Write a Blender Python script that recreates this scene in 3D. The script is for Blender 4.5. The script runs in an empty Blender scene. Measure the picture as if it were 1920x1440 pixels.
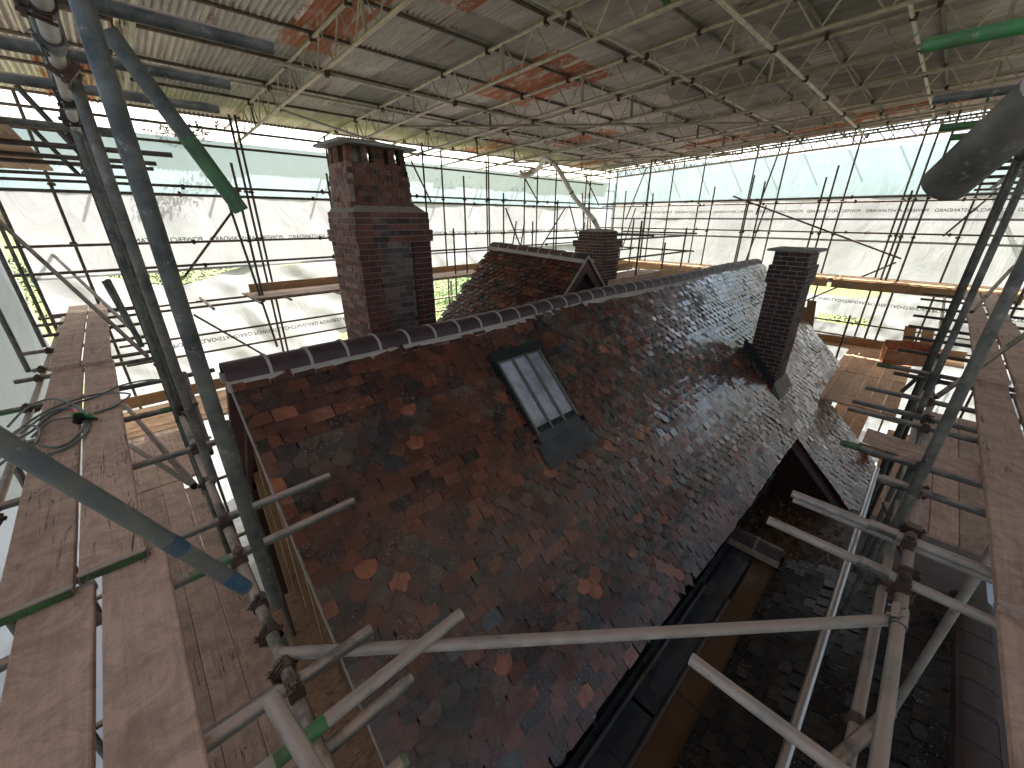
import bpy, bmesh, math, random
import numpy as np
from mathutils import Vector, Matrix, Quaternion
from mathutils.noise import noise as mnoise
random.seed(7)
rad = math.radians
S = bpy.context.scene
C = S.collection

# ---------------------------------------------------------------- camera, sky, sun, exposure
# The world: X runs along the ridge of the house, Y across it, Z up; eye level is z = 0.
F_PX, PIT, ROLL, YAW = 740.0, rad(22.8), rad(.2), rad(46)
_h = np.array([math.cos(YAW), math.sin(YAW), 0]); _r = np.array([math.sin(YAW), -math.cos(YAW), 0]); _z = np.array([0, 0, 1.])
CF = math.cos(PIT)*_h - math.sin(PIT)*_z; _u = math.sin(PIT)*_h + math.cos(PIT)*_z
CR = math.cos(ROLL)*_r + math.sin(ROLL)*_u; CU = -math.sin(ROLL)*_r + math.cos(ROLL)*_u
cam_d = bpy.data.cameras.new('camera'); cam = bpy.data.objects.new('camera', cam_d); C.objects.link(cam)
cam_d.sensor_width = 36; cam_d.lens = 36*F_PX/1920; cam_d.clip_end = 900; cam_d.clip_start = .05
cam.matrix_world = Matrix(((CR[0], CU[0], -CF[0], 0), (CR[1], CU[1], -CF[1], 0), (CR[2], CU[2], -CF[2], 0), (0, 0, 0, 1)))
S.camera = cam
SUN = Vector((.5, .62, 1.0)).normalized()
W = bpy.data.worlds.new('World'); S.world = W; W.use_nodes = True
wn = W.node_tree; bg = wn.nodes['Background']
sky = wn.nodes.new('ShaderNodeTexSky'); sky.sky_type = 'NISHITA'; sky.sun_disc = False
sky.sun_elevation = math.asin(SUN.z); sky.sun_rotation = math.atan2(SUN.x, SUN.y)
sky.air_density = 1.0; sky.dust_density = 5.0; sky.ozone_density = .6
wn.links.new(sky.outputs[0], bg.inputs[0]); bg.inputs[1].default_value = .13
sun_d = bpy.data.lights.new('sun', 'SUN'); sun_d.energy = 5.0; sun_d.angle = rad(.5); sun_d.color = (1, .955, .88)
sun = bpy.data.objects.new('sun', sun_d); C.objects.link(sun); sun.rotation_euler = SUN.to_track_quat('Z', 'Y').to_euler()
S.view_settings.view_transform = 'Standard'; S.view_settings.look = 'None'
S.view_settings.exposure = 2.12; S.view_settings.gamma = 1.0
S.cycles.max_bounces = 10; S.cycles.diffuse_bounces = 6; S.cycles.transmission_bounces = 8; S.cycles.transparent_max_bounces = 16
S.cycles.sample_clamp_indirect = 6.0
S.cycles.use_denoising = True

def ray(u, v): return CF + (u-960)/F_PX*CR + (720-v)/F_PX*CU
def at(u, v, x=None, y=None, z=None):
    q = ray(u, v); t = x/q[0] if x is not None else y/q[1] if y is not None else z/q[2]
    return Vector(q*t)

# ---------------------------------------------------------------- materials
MATS = {}
def _mat(name):
    m = bpy.data.materials.new(name); m.use_nodes = True; MATS[name] = m
    nt = m.node_tree; return m, nt, nt.nodes['Principled BSDF']
def _n(nt, kind, **kw):
    n = nt.nodes.new(kind)
    for k, v in kw.items(): setattr(n, k, v)
    return n
def _pos(nt, scale=(1, 1, 1), local=False):
    mp = _n(nt, 'ShaderNodeMapping'); mp.inputs['Scale'].default_value = scale
    if local: src = _n(nt, 'ShaderNodeTexCoord').outputs['Object']
    else: src = _n(nt, 'ShaderNodeNewGeometry').outputs['Position']
    nt.links.new(src, mp.inputs['Vector']); return mp.outputs['Vector']
def _noise(nt, vec, scale, detail=6, rough=.6, dist=0):
    t = _n(nt, 'ShaderNodeTexNoise'); t.inputs['Scale'].default_value = scale; t.inputs['Detail'].default_value = detail
    t.inputs['Roughness'].default_value = rough; t.inputs['Distortion'].default_value = dist; nt.links.new(vec, t.inputs['Vector']); return t.outputs['Fac']
def _ramp(nt, fac, stops):
    r = _n(nt, 'ShaderNodeValToRGB'); e = r.color_ramp.elements
    while len(e) < len(stops): e.new(.5)
    for el, (p, c) in zip(e, stops):
        el.position = p; el.color = (c, c, c, 1) if not isinstance(c, (tuple, list)) else (*c, 1)
    nt.links.new(fac, r.inputs[0]); return r.outputs[0]
def _mix(nt, fac, a, b, mode='MIX'):
    m = _n(nt, 'ShaderNodeMix', data_type='RGBA', blend_type=mode)
    for sock, v in ((m.inputs['Factor'], fac), (m.inputs['A'], a), (m.inputs['B'], b)):
        if isinstance(v, (int, float)): sock.default_value = v
        elif isinstance(v, tuple): sock.default_value = (*v, 1)
        else: nt.links.new(v, sock)
    return m.outputs['Result']
def _bump(nt, bs, h, strength=.3, dist=.01):
    b = _n(nt, 'ShaderNodeBump'); b.inputs['Strength'].default_value = strength; b.inputs['Distance'].default_value = dist
    nt.links.new(h, b.inputs['Height']); nt.links.new(b.outputs[0], bs.inputs['Normal'])
def _set(nt, bs, col=None, rough=None, metal=None, spec=None):
    for key, v in (('Base Color', col), ('Roughness', rough), ('Metallic', metal), ('Specular IOR Level', spec)):
        if v is None: continue
        if isinstance(v, tuple): bs.inputs[key].default_value = (*v, 1)
        elif isinstance(v, (int, float)): bs.inputs[key].default_value = v
        else: nt.links.new(v, bs.inputs[key])

def mat_steel(name, a, b, dust, dust_amt, metal=.35, rough=.5, clean=False):
    m, nt, bs = _mat(name); p = _pos(nt)
    base = _mix(nt, _ramp(nt, _noise(nt, p, 9, 5, .65), [(.35, 0.), (.65, 1.)]), a, b)
    oi = _n(nt, 'ShaderNodeObjectInfo')
    base = _mix(nt, .75, base, _ramp(nt, oi.outputs['Random'], [(0, (.74, .73, .66)), (.5, (1., .98, .93)), (1, (1.15, 1.02, .9))]), 'MULTIPLY')
    geo = _n(nt, 'ShaderNodeNewGeometry'); sx = _n(nt, 'ShaderNodeSeparateXYZ'); nt.links.new(geo.outputs['Normal'], sx.inputs[0])
    mt = _n(nt, 'ShaderNodeMath', operation='MULTIPLY'); nt.links.new(_ramp(nt, sx.outputs['Z'], [(.35, 0.), (.8, 1.)]), mt.inputs[0])
    nt.links.new(_ramp(nt, _noise(nt, p, 3.5, 6, .7), [(.36, 0.), (.5, dust_amt)]), mt.inputs[1])
    rust = _ramp(nt, _noise(nt, p, 14, 8, .75), [(.62, 0.), (.72, 0. if clean else .7)])
    base = _mix(nt, rust, base, (.10, .045, .025))
    base = _mix(nt, _ramp(nt, _noise(nt, p, 24, 6, .8), [(.585, 0.), (.66, 0. if clean else .55)]), base, (.40, .37, .32))
    base = _mix(nt, mt.outputs[0], base, dust)
    _set(nt, bs, base, _ramp(nt, _noise(nt, p, 30, 3), [(.3, rough-(.0 if clean else .12)), (.7, rough+(.0 if clean else .15))]), metal)
    _bump(nt, bs, _noise(nt, p, 55, 4), .04 if clean else .25, .002); return m
mat_steel('steel', (.065, .066, .056), (.20, .19, .16), (.55, .41, .32), .95, .12, .55)
mat_steel('dark_steel', (.05, .05, .045), (.13, .095, .075), (.36, .24, .18), .7, .3, .55)
mat_steel('pale_steel', (.34, .305, .265), (.54, .48, .42), (.52, .40, .33), .9, .3, .5)
mat_steel('new_steel', (.72, .74, .78), (.78, .8, .84), (.6, .6, .6), .02, .9, .3, True)
mat_steel('green_paint', (.055, .085, .05), (.07, .19, .06), (.35, .31, .22), .6, .1, .55)
mat_steel('bright_green_paint', (.07, .13, .05), (.05, .26, .08), (.3, .33, .2), .3, 0, .5)
mat_steel('blue_paint', (.20, .195, .16), (.13, .145, .14), (.36, .36, .33), .5, .1, .55)
mat_steel('blue_band', (.10, .14, .15), (.03, .10, .19), (.3, .33, .32), .4, .05, .6)
mat_steel('rusty_fitting', (.05, .035, .028), (.13, .07, .045), (.3, .24, .19), .5, .35, .6)
mat_steel('red_paint', (.30, .03, .03), (.42, .06, .05), (.4, .3, .25), .2, 0, .5)

def mat_wood(name, a, b, crack=(.06, .035, .025), axis=1, gray=.3):
    m, nt, bs = _mat(name)
    sc = [14, 14, 14]; sc[axis] = .9
    p = _pos(nt, tuple(sc)); pw = _pos(nt)
    g = _noise(nt, p, 2.2, 8, .7, .6)
    base = _mix(nt, _ramp(nt, g, [(.3, 0.), (.7, 1.)]), a, b)
    oi = _n(nt, 'ShaderNodeObjectInfo')
    base = _mix(nt, .8, base, _ramp(nt, oi.outputs['Random'], [(0, (.74, .72, .70)), (.45, (1.0, .97, .95)), (1, (1.18, 1.12, 1.08))]), 'MULTIPLY')
    sc2 = [7, 7, 7]; sc2[axis] = .28
    ck = _ramp(nt, _noise(nt, _pos(nt, tuple(sc2)), 2.6, 3, .5, .9), [(.488, 0.), (.497, 1.), (.503, 1.), (.512, 0.)])
    gate = _ramp(nt, _noise(nt, pw, 1.1, 4), [(.50, 0.), (.56, .9)])
    mm = _n(nt, 'ShaderNodeMath', operation='MULTIPLY'); nt.links.new(ck, mm.inputs[0]); nt.links.new(gate, mm.inputs[1])
    base = _mix(nt, mm.outputs[0], base, crack)
    # pale spatters and darker scuffs
    vo = _n(nt, 'ShaderNodeTexVoronoi'); vo.inputs['Scale'].default_value = 11; nt.links.new(pw, vo.inputs['Vector'])
    sp = _n(nt, 'ShaderNodeMath', operation='MULTIPLY'); nt.links.new(_ramp(nt, vo.outputs['Distance'], [(.05, 1.), (.09, 0.)]), sp.inputs[0])
    nt.links.new(_ramp(nt, _noise(nt, pw, 1.3, 3), [(.56, 0.), (.62, .7)]), sp.inputs[1])
    base = _mix(nt, sp.outputs[0], base, (.55, .5, .45))
    scuff = _ramp(nt, _noise(nt, pw, 5, 9, .8, .8), [(.40, .45), (.56, 1.)])
    base = _mix(nt, gray, base, scuff, 'MULTIPLY')
    _set(nt, bs, base, .72, 0, .3)
    hh = _n(nt, 'ShaderNodeMath', operation='SUBTRACT'); nt.links.new(g, hh.inputs[0]); nt.links.new(mm.outputs[0], hh.inputs[1])
    _bump(nt, bs, hh.outputs[0], .45, .004); return m
for ax, nm in ((0, 'x'), (1, 'y'), (2, 'z')):
    mat_wood('board_'+nm, (.56, .375, .285), (.72, .52, .41), axis=ax, gray=.6); mat_wood('deck_'+nm, (.62, .36, .20), (.74, .48, .30), axis=ax, gray=.45)  # deck boards: warm sunlight put into the colour of the same boards
    mat_wood('timber_'+nm, (.42, .25, .12), (.56, .36, .19), axis=ax, gray=.4)
def mat_osb():
    m, nt, bs = _mat('strand_board'); p = _pos(nt)
    v = _n(nt, 'ShaderNodeTexVoronoi'); v.inputs['Scale'].default_value = 22
    mp = _pos(nt, (1, 2.6, 1)); nt.links.new(mp, v.inputs['Vector'])
    base = _mix(nt, v.outputs['Color'], (.36, .20, .12), (.48, .31, .2))
    base = _mix(nt, _ramp(nt, _noise(nt, _pos(nt, (1, 2.5, 1)), 9, 8, .8, 1.2), [(.5, 0.), (.6, .85)]), base, (.17, .085, .03))
    _set(nt, bs, base, .6, 0, .4); _bump(nt, bs, v.outputs['Distance'], .4, .003)
mat_osb()
def mat_tile(nm='clay_tile', wet=True):
    m, nt, bs = _mat(nm); p = _pos(nt)
    a = _n(nt, 'ShaderNodeAttribute', attribute_name='tint')
    base = _mix(nt, .8, a.outputs['Color'], _ramp(nt, _noise(nt, p, 11, 9, .8), [(.25, .4), (.5, 1.25), (.8, 2.2)]), 'MULTIPLY')
    base = _mix(nt, _ramp(nt, _noise(nt, p, 70, 5, .8), [(.56, 0.), (.7, .35)]), base, (.30, .25, .21))
    soot = _ramp(nt, _noise(nt, p, 1.6, 6, .7, .5), [(.46, 0.), (.66, .5)])
    base = _mix(nt, soot, base, (.030, .026, .027))
    vo = _n(nt, 'ShaderNodeTexVoronoi'); vo.inputs['Scale'].default_value = 34; nt.links.new(p, vo.inputs['Vector'])
    sp = _n(nt, 'ShaderNodeMath', operation='MULTIPLY'); nt.links.new(_ramp(nt, vo.outputs['Distance'], [(.12, 1.), (.22, 0.)]), sp.inputs[0])
    nt.links.new(_ramp(nt, _noise(nt, p, 2.6, 5, .6), [(.53, 0.), (.61, .9)]), sp.inputs[1])
    base = _mix(nt, sp.outputs[0], base, (.42, .41, .38))
    moss = _ramp(nt, _noise(nt, p, 5, 8, .75, 1), [(.63, 0.), (.72, .7)])
    base = _mix(nt, moss, base, (.06, .055, .03))
    _set(nt, bs, base, _ramp(nt, _noise(nt, p, 9, 6, .75), [(.3, .10), (.7, .40)]), 0, .6)
    _bump(nt, bs, _noise(nt, p, 38, 8, .8), .45, .006)
    if not wet: bs.inputs['Specular IOR Level'].default_value = .25; return
    nt.links.new(_ramp(nt, _noise(nt, p, 1.1, 4, .6), [(.30, .25), (.5, 1.)]), bs.inputs['Coat Weight']); bs.inputs['Coat Roughness'].default_value = .13; bs.inputs['Coat IOR'].default_value = 1.5
mat_tile(); mat_tile('dry_tile', False)
def mat_brick():
    m, nt, bs = _mat('brick'); p = _pos(nt)
    a = _n(nt, 'ShaderNodeAttribute', attribute_name='tint')
    base = _mix(nt, .7, a.outputs['Color'], _ramp(nt, _noise(nt, p, 26, 8, .8), [(.25, .45), (.75, 1.5)]), 'MULTIPLY')
    vo = _n(nt, 'ShaderNodeTexVoronoi'); vo.inputs['Scale'].default_value = 42; nt.links.new(p, vo.inputs['Vector'])
    sp = _n(nt, 'ShaderNodeMath', operation='MULTIPLY'); nt.links.new(_ramp(nt, vo.outputs['Distance'], [(.14, 1.), (.26, 0.)]), sp.inputs[0])
    nt.links.new(_ramp(nt, _noise(nt, p, 2.2, 6, .7), [(.5, 0.), (.58, .8)]), sp.inputs[1])
    base = _mix(nt, sp.outputs[0], base, (.42, .38, .34))
    lime = _n(nt, 'ShaderNodeMath', operation='MULTIPLY'); nt.links.new(_ramp(nt, _noise(nt, p, 2.4, 5, .6, .8), [(.56, 0.), (.66, 1.)]), lime.inputs[0]); nt.links.new(_ramp(nt, _noise(nt, p, 22, 8, .8), [(.42, 0.), (.6, .55)]), lime.inputs[1])
    base = _mix(nt, lime.outputs[0], base, (.30, .27, .24))
    _set(nt, bs, base, .75, 0, .35); _bump(nt, bs, _noise(nt, p, 60, 6, .8), .5, .005)
mat_brick()
def simple(name, a, b, scale=8, rough=.7, metal=0, bump=.3, spec=.4, bscale=40, stops=(.35, .65)):
    m, nt, bs = _mat(name); p = _pos(nt)
    _set(nt, bs, _mix(nt, _ramp(nt, _noise(nt, p, scale, 8, .7, .3), [(stops[0], 0.), (stops[1], 1.)]), a, b), rough, metal, spec)
    if bump: _bump(nt, bs, _noise(nt, p, bscale, 6, .7), bump, .006)
    return m
simple('mortar', (.36, .31, .26), (.50, .46, .40), 14)
simple('old_mortar', (.20, .165, .135), (.30, .255, .21), 6)
simple('ridge_clay', (.055, .032, .034), (.10, .058, .052), 9, .5, spec=.4)
simple('ridge_clay_red', (.16, .06, .04), (.09, .05, .045), 5, .5)
simple('lime_render', (.42, .36, .29), (.55, .48, .4), 5, .8); simple('old_brown_clay', (.060, .042, .032), (.11, .08, .06), 9, .6); simple('brown_mortar', (.24, .18, .13), (.34, .27, .2), 6, .8)
simple('concrete_cap', (.22, .2, .17), (.34, .31, .27), 7, .8)
simple('patch_render', (.17, .15, .12), (.28, .24, .2), 5, .8)
simple('black_flashing', (.012, .014, .016), (.03, .032, .034), 5, .5)
simple('lead_apron', (.05, .055, .053), (.10, .10, .095), 4, .55, .1)
simple('skylight_frame', (.010, .012, .013), (.02, .023, .025), 6, .5)
simple('glazing_bar', (.16, .155, .12), (.23, .22, .18), 20, .4, .3)
simple('white_board', (.7, .72, .74), (.8, .8, .8), 3, .5, bump=0)
simple('duct_foil', (.62, .56, .47), (.78, .73, .64), 9, .5, .1, .6)
simple('hose_rubber', (.13, .16, .15), (.2, .23, .215), 7, .4, bump=0)
simple('hose_green', (.01, .30, .08), (.02, .4, .12), 9, .35, bump=0)
simple('black_plastic', (.012, .012, .012), (.02, .02, .02), 9, .35, bump=0)
simple('red_plastic', (.6, .03, .05), (.7, .05, .07), 9, .35, bump=0)
simple('copper_foil', (.20, .08, .04), (.40, .17, .085), 5, .35, .4, .8, bscale=12)
simple('grass', (.06, .09, .02), (.15, .16, .04), 2.2, .9, stops=(.3, .7), bscale=9)
simple('gravel', (.36, .35, .34), (.52, .50, .48), 3, .9)
simple('leaf', (.03, .11, .012), (.09, .22, .025), 3, .6, bump=0)
simple('leaf_dark', (.02, .05, .012), (.05, .10, .02), 3, .6, bump=0)
simple('leaf_red', (.16, .05, .05), (.10, .13, .04), 3, .6, bump=0)
simple('bark', (.09, .07, .05), (.15, .12, .09), 8, .9)
simple('ink', (.06, .065, .07), (.09, .09, .1), 3, .8, bump=0)
simple('insulation', (.10, .05, .02), (.20, .11, .04), 6, .85)
def mat_lead():
    m, nt, bs = _mat('lead_sheet'); p = _pos(nt)
    base = _mix(nt, _ramp(nt, _noise(nt, p, 2, 6, .7), [(.35, 0.), (.65, 1.)]), (.045, .050, .062), (.095, .095, .10))
    base = _mix(nt, _ramp(nt, _noise(nt, p, 3, 8, .75, .5), [(.54, 0.), (.68, .7)]), base, (.10, .055, .03))
    sy = _n(nt, 'ShaderNodeSeparateXYZ'); nt.links.new(p, sy.inputs[0]); base = _mix(nt, _ramp(nt, sy.outputs['Y'], [(.58, .9), (.61, 0.)]), base, (.12, .058, .028))  # strip by the lower roof: brown reflection painted into the lead colour
    wet = _ramp(nt, _noise(nt, _pos(nt, (1, 2.2, 1)), .9, 4, .6, .4), [(.50, .05), (.62, .33)])
    _set(nt, bs, base, wet, .1, .6); _bump(nt, bs, _noise(nt, p, 14, 4, .6), .12, .01)
mat_lead()
def mat_tin():
    m, nt, bs = _mat('corrugated_tin'); p = _pos(nt, (1, .35, 1))
    oi = _n(nt, 'ShaderNodeObjectInfo')
    base = _mix(nt, _ramp(nt, oi.outputs['Random'], [(0, 0.), (.3, .35), (.6, .6), (1, 1.)]), (.26, .235, .21), (.58, .51, .45))
    base = _mix(nt, .8, base, _ramp(nt, _noise(nt, _pos(nt, (2.4, .3, 1)), 5, 8, .75), [(.3, .5), (.7, 1.25)]), 'MULTIPLY')
    st = _ramp(nt, _noise(nt, _pos(nt, (6, .5, 1)), 1.3, 8, .8, .3), [(.58, 0.), (.63, .9)])
    base = _mix(nt, st, base, (.22, .085, .05))
    m1 = _n(nt, 'ShaderNodeMath', operation='GREATER_THAN'); m1.inputs[1].default_value = .86; nt.links.new(oi.outputs['Random'], m1.inputs[0])
    m2 = _n(nt, 'ShaderNodeMath', operation='MULTIPLY'); nt.links.new(m1.outputs[0], m2.inputs[0])
    nt.links.new(_ramp(nt, _noise(nt, _pos(nt, (3, .6, 1)), 1.6, 8, .8, .6), [(.42, 0.), (.5, 1.)]), m2.inputs[1])
    base = _mix(nt, m2.outputs[0], base, (.32, .10, .035))
    _set(nt, bs, base, .55, .15, .4); _bump(nt, bs, _noise(nt, p, 40, 5), .2, .002)
mat_tin()
def mat_sheet(name, transp, tcol, dcol):
    m = bpy.data.materials.new(name); m.use_nodes = True; MATS[name] = m; nt = m.node_tree
    nt.nodes.remove(nt.nodes['Principled BSDF']); out = nt.nodes['Material Output']; p = _pos(nt)
    fold = _ramp(nt, _noise(nt, _pos(nt, (1, 1, .55)), 1.1, 8, .65, .8), [(.3, .8), (.7, 1.05)])
    tc = _mix(nt, 1., tcol, fold, 'MULTIPLY')
    wv = _noise(nt, p, 120, 2, .5)
    tr = _n(nt, 'ShaderNodeBsdfTranslucent'); nt.links.new(tc, tr.inputs[0])
    df = _n(nt, 'ShaderNodeBsdfDiffuse'); df.inputs[0].default_value = (*dcol, 1)
    tp = _n(nt, 'ShaderNodeBsdfTransparent'); tp.inputs[0].default_value = (.82, .97, 1, 1)
    b = _n(nt, 'ShaderNodeBump'); b.inputs['Strength'].default_value = .8; b.inputs['Distance'].default_value = .07
    nt.links.new(_noise(nt, _pos(nt, (1, 1, .5)), 1.5, 4, .55, 1.0), b.inputs['Height'])
    nt.links.new(b.outputs[0], tr.inputs['Normal']); nt.links.new(b.outputs[0], df.inputs['Normal'])
    a1 = _n(nt, 'ShaderNodeMixShader'); a1.inputs[0].default_value = .35; nt.links.new(tr.outputs[0], a1.inputs[1]); nt.links.new(df.outputs[0], a1.inputs[2])
    a2 = _n(nt, 'ShaderNodeMixShader'); a2.inputs[0].default_value = transp; nt.links.new(a1.outputs[0], a2.inputs[1]); nt.links.new(tp.outputs[0], a2.inputs[2])
    nt.links.new(a2.outputs[0], out.inputs['Surface'])
mat_sheet('white_sheeting', .05, (.27, .275, .285), (.72, .71, .69))
mat_sheet('clear_sheeting', .13, (.22, .30, .33), (.5, .54, .55))
def mat_glass():
    m, nt, bs = _mat('old_glass'); p = _pos(nt)
    _set(nt, bs, _mix(nt, _ramp(nt, _noise(nt, p, 3.5, 8, .8), [(.4, 0.), (.6, 1.)]), (.30, .295, .32), (.62, .61, .68)), .1, 0, 1.0); _bump(nt, bs, _noise(nt, p, 70, 3, .6), .10, .003)  # pale lavender mottle: reflected sheeting put into the pane colour
    bs.inputs['Coat Weight'].default_value = 1.0; bs.inputs['Coat Roughness'].default_value = .05
mat_glass()

# ---------------------------------------------------------------- helpers
def props(o, label=None, cat=None, group=None, kind=None):
    for k, v in (('label', label), ('category', cat), ('group', group), ('kind', kind)):
        if v: o[k] = v
    return o
def empty(name, loc, label, cat, group=None):
    o = bpy.data.objects.new(name, None); C.objects.link(o); o.location = loc; o.empty_display_size = .1
    return props(o, label, cat, group)
def obj(name, me, mat=None, parent=None, M=None, loc=None):
    if mat and not me.materials: me.materials.append(MATS[mat])
    o = bpy.data.objects.new(name, me); C.objects.link(o)
    if parent is not None: o.parent = parent
    wm = M if M is not None else Matrix.Translation(loc) if loc is not None else Matrix()
    if parent is not None:
        o.matrix_parent_inverse = Matrix(); o.matrix_basis = pworld(parent).inverted() @ wm
    else: o.matrix_basis = wm
    return o
def pworld(o):
    M = o.matrix_basis.copy()
    while o.parent: o = o.parent; M = o.matrix_basis @ M
    return M
def mesh(name, verts, faces, smooth=False, tint=None):
    me = bpy.data.meshes.new(name); me.from_pydata([tuple(v) for v in verts], [], faces)
    if tint is not None: set_tint(me, tint)
    if smooth: me.polygons.foreach_set('use_smooth', [True]*len(me.polygons))
    me.update(); return me
def set_tint(me, tint):
    a = me.attributes.new('tint', 'FLOAT_COLOR', 'FACE')
    n = len(me.polygons)
    arr = np.ones((n, 4), np.float32); arr[:, :3] = np.asarray(tint, np.float32).reshape(-1, 3) if np.ndim(tint) > 1 else tint
    a.data.foreach_set('color', arr.ravel())
class MB:
    def __init__(s): s.v = []; s.f = []
    def box(s, a, b, M=None):
        (x0, y0, z0), (x1, y1, z1) = a, b; n = len(s.v)
        for p in ((x0, y0, z0), (x1, y0, z0), (x1, y1, z0), (x0, y1, z0), (x0, y0, z1), (x1, y0, z1), (x1, y1, z1), (x0, y1, z1)):
            s.v.append((M @ Vector(p)) if M else Vector(p))
        s.f += [tuple(n+i for i in q) for q in ((3, 2, 1, 0), (4, 5, 6, 7), (0, 1, 5, 4), (1, 2, 6, 5), (2, 3, 7, 6), (3, 0, 4, 7))]
        return s
    def quad(s, *p):
        n = len(s.v); s.v += [Vector(q) for q in p]; s.f.append(tuple(range(n, n+len(p)))); return s
    def prism(s, pts, vec):
        """closed polygon pts pushed along vec"""
        n = len(s.v); k = len(pts); vec = Vector(vec); s.v += [Vector(p) for p in pts] + [Vector(p)+vec for p in pts]
        s.f.append(tuple(range(n, n+k))[::-1]); s.f.append(tuple(range(n+k, n+2*k)))
        for i in range(k): j = (i+1) % k; s.f.append((n+i, n+j, n+k+j, n+k+i))
        return s
    def pipe(s, p0, p1, r, seg=12, caps=True, hollow=0, r1=None):
        p0, p1 = Vector(p0), Vector(p1); d = (p1-p0).normalized()
        a = d.orthogonal().normalized(); b = d.cross(a); n = len(s.v); r1 = r if r1 is None else r1
        rings = [(p0, r), (p1, r1)]
        if hollow: rings += [(p1, r1-hollow), (p0+d*.0, r-hollow)]
        for p, q in rings:
            for i in range(seg):
                t = 2*math.pi*i/seg; s.v.append(p + a*math.cos(t)*q + b*math.sin(t)*q)
        m = len(rings)
        for k in range(m if hollow else 1):
            for i in range(seg):
                j = (i+1) % seg; k2 = (k+1) % m
                s.f.append((n+k*seg+i, n+k*seg+j, n+k2*seg+j, n+k2*seg+i))
        if not hollow and caps:
            s.f.append(tuple(n+i for i in range(seg))[::-1]); s.f.append(tuple(n+seg+i for i in range(seg)))
        return s
    def mesh(s, name, smooth=False, tint=None): return mesh(name, s.v, s.f, smooth, tint)
def autosmooth(me):
    me.polygons.foreach_set('use_smooth', [True]*len(me.polygons))
    try: me.set_sharp_from_angle(angle=rad(40))
    except Exception: pass
    return me
def sweep(pts, r, seg=8, closed_end=True):
    b = MB(); pts = [Vector(p) for p in pts]; up = Vector((0, 0, 1)); rings = []
    for i, p in enumerate(pts):
        d = (pts[min(i+1, len(pts)-1)] - pts[max(i-1, 0)]).normalized()
        a = d.cross(up)
        if a.length < .05: a = d.cross(Vector((1, 0, 0)))
        a.normalize(); c = d.cross(a)
        rr = r(i) if callable(r) else r
        rings.append(len(b.v))
        for k in range(seg):
            t = 2*math.pi*k/seg; b.v.append(p + a*math.cos(t)*rr + c*math.sin(t)*rr)
    for i in range(len(pts)-1):
        for k in range(seg): j = (k+1) % seg; b.f.append((rings[i]+k, rings[i]+j, rings[i+1]+j, rings[i+1]+k))
    b.f.append(tuple(rings[0]+k for k in range(seg))); b.f.append(tuple(rings[-1]+k for k in range(seg))[::-1])
    return b
def catmull(P, n=8):
    P = [Vector(p) for p in P]; out = []
    for i in range(len(P)-1):
        a, b, c, d = P[max(i-1, 0)], P[i], P[i+1], P[min(i+2, len(P)-1)]
        for k in range(n):
            t = k/n; out.append(.5*((2*b) + (c-a)*t + (2*a-5*b+4*c-d)*t*t + (3*b-a-3*c+d)*t**3))
    out.append(P[-1]); return out
ORD = 'first second third fourth fifth sixth seventh eighth ninth tenth eleventh twelfth thirteenth fourteenth fifteenth sixteenth seventeenth eighteenth nineteenth twentieth'.split()
def nth(i): return ORD[i] if i < len(ORD) else 'twenty-' + ORD[i-20]

class Pieces:
    """alike pieces: the nearest ones become objects that share meshes, the rest one joined mesh"""
    def __init__(s): s.it = []
    def add(s, verts_faces, M, tint): s.it.append((verts_faces, M, tint))
    def finish(s, parent, name, mat, limit, vis=None):
        cachem = {}
        def dist(k):
            p = Vector(k[1].translation); return p.length + (0 if vis is None or vis(p) else 1e4)
        order = sorted(s.it, key=dist)
        for key, M, tint in order[:limit]:
            ck = (key, tint)
            if ck not in cachem:
                v, f = TEMPL[key]; me = mesh(name, v, f, False, tint); me.materials.append(MATS[mat]); cachem[ck] = me
            obj(name, cachem[ck], None, parent, M)
        rest = order[limit:]
        if rest:
            V = []; Fc = []; T = []; n = 0
            for key, M, tint in rest:
                v, f = TEMPL[key]; A = np.array(M); va = np.asarray(v) @ A[:3, :3].T + A[:3, 3]
                V.append(va); Fc += [tuple(i+n for i in q) for q in f]; T += [tint]*len(f); n += len(v)
            me = mesh(name+'s', np.concatenate(V).tolist(), Fc, False, np.array(T)); me.materials.append(MATS[mat])
            o = obj(name+'s', me, None, parent); o['kind'] = 'stuff'
TEMPL = {}

# ---------------------------------------------------------------- tubes and fittings
R = .0242
def tube_mesh(L, r=R, seg=14):
    b = MB().pipe((0, 0, 0), (0, 0, L), r, seg, hollow=.004); return autosmooth(b.mesh('scaffold_tube'))
def frame_along(p0, p1):
    d = (p1-p0).normalized(); return Matrix.Translation(p0) @ d.to_track_quat('Z', 'Y').to_matrix().to_4x4()
def coupler_mesh():
    b = MB()
    b.pipe((0, 0, -.026), (0, 0, .026), R+.007, 12, hollow=.006)
    b.box((-.026, R, -.02), (.026, R+.022, .02)); b.box((-.03, R+.018, -.028), (.03, R+.026, .028))
    for sx in (-1, 1):
        b.pipe((sx*(R+.014), -.028, 0), (sx*(R+.014), .05, 0), .0055, 6); b.box((sx*(R+.014)-.011, .028, -.011), (sx*(R+.014)+.011, .042, .011))
    b.box((-R-.012, -.018, -.016), (-R+.002, .018, .016)); b.box((R-.002, -.018, -.016), (R+.012, .018, .016))
    return b.mesh('coupler')
def sleeve_mesh():
    b = MB().pipe((0, 0, -.06), (0, 0, .06), R+.007, 14, hollow=.006)
    b.box((-.014, R+.002, -.05), (.014, R+.02, .05)); b.pipe((-.03, R+.012, -.03), (.03, R+.012, -.03), .006, 6); b.pipe((-.03, R+.012, .03), (.03, R+.012, .03), .006, 6)
    return autosmooth(b.mesh('sleeve'))
COUP = coupler_mesh(); COUP.materials.append(MATS['rusty_fitting'])
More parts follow.
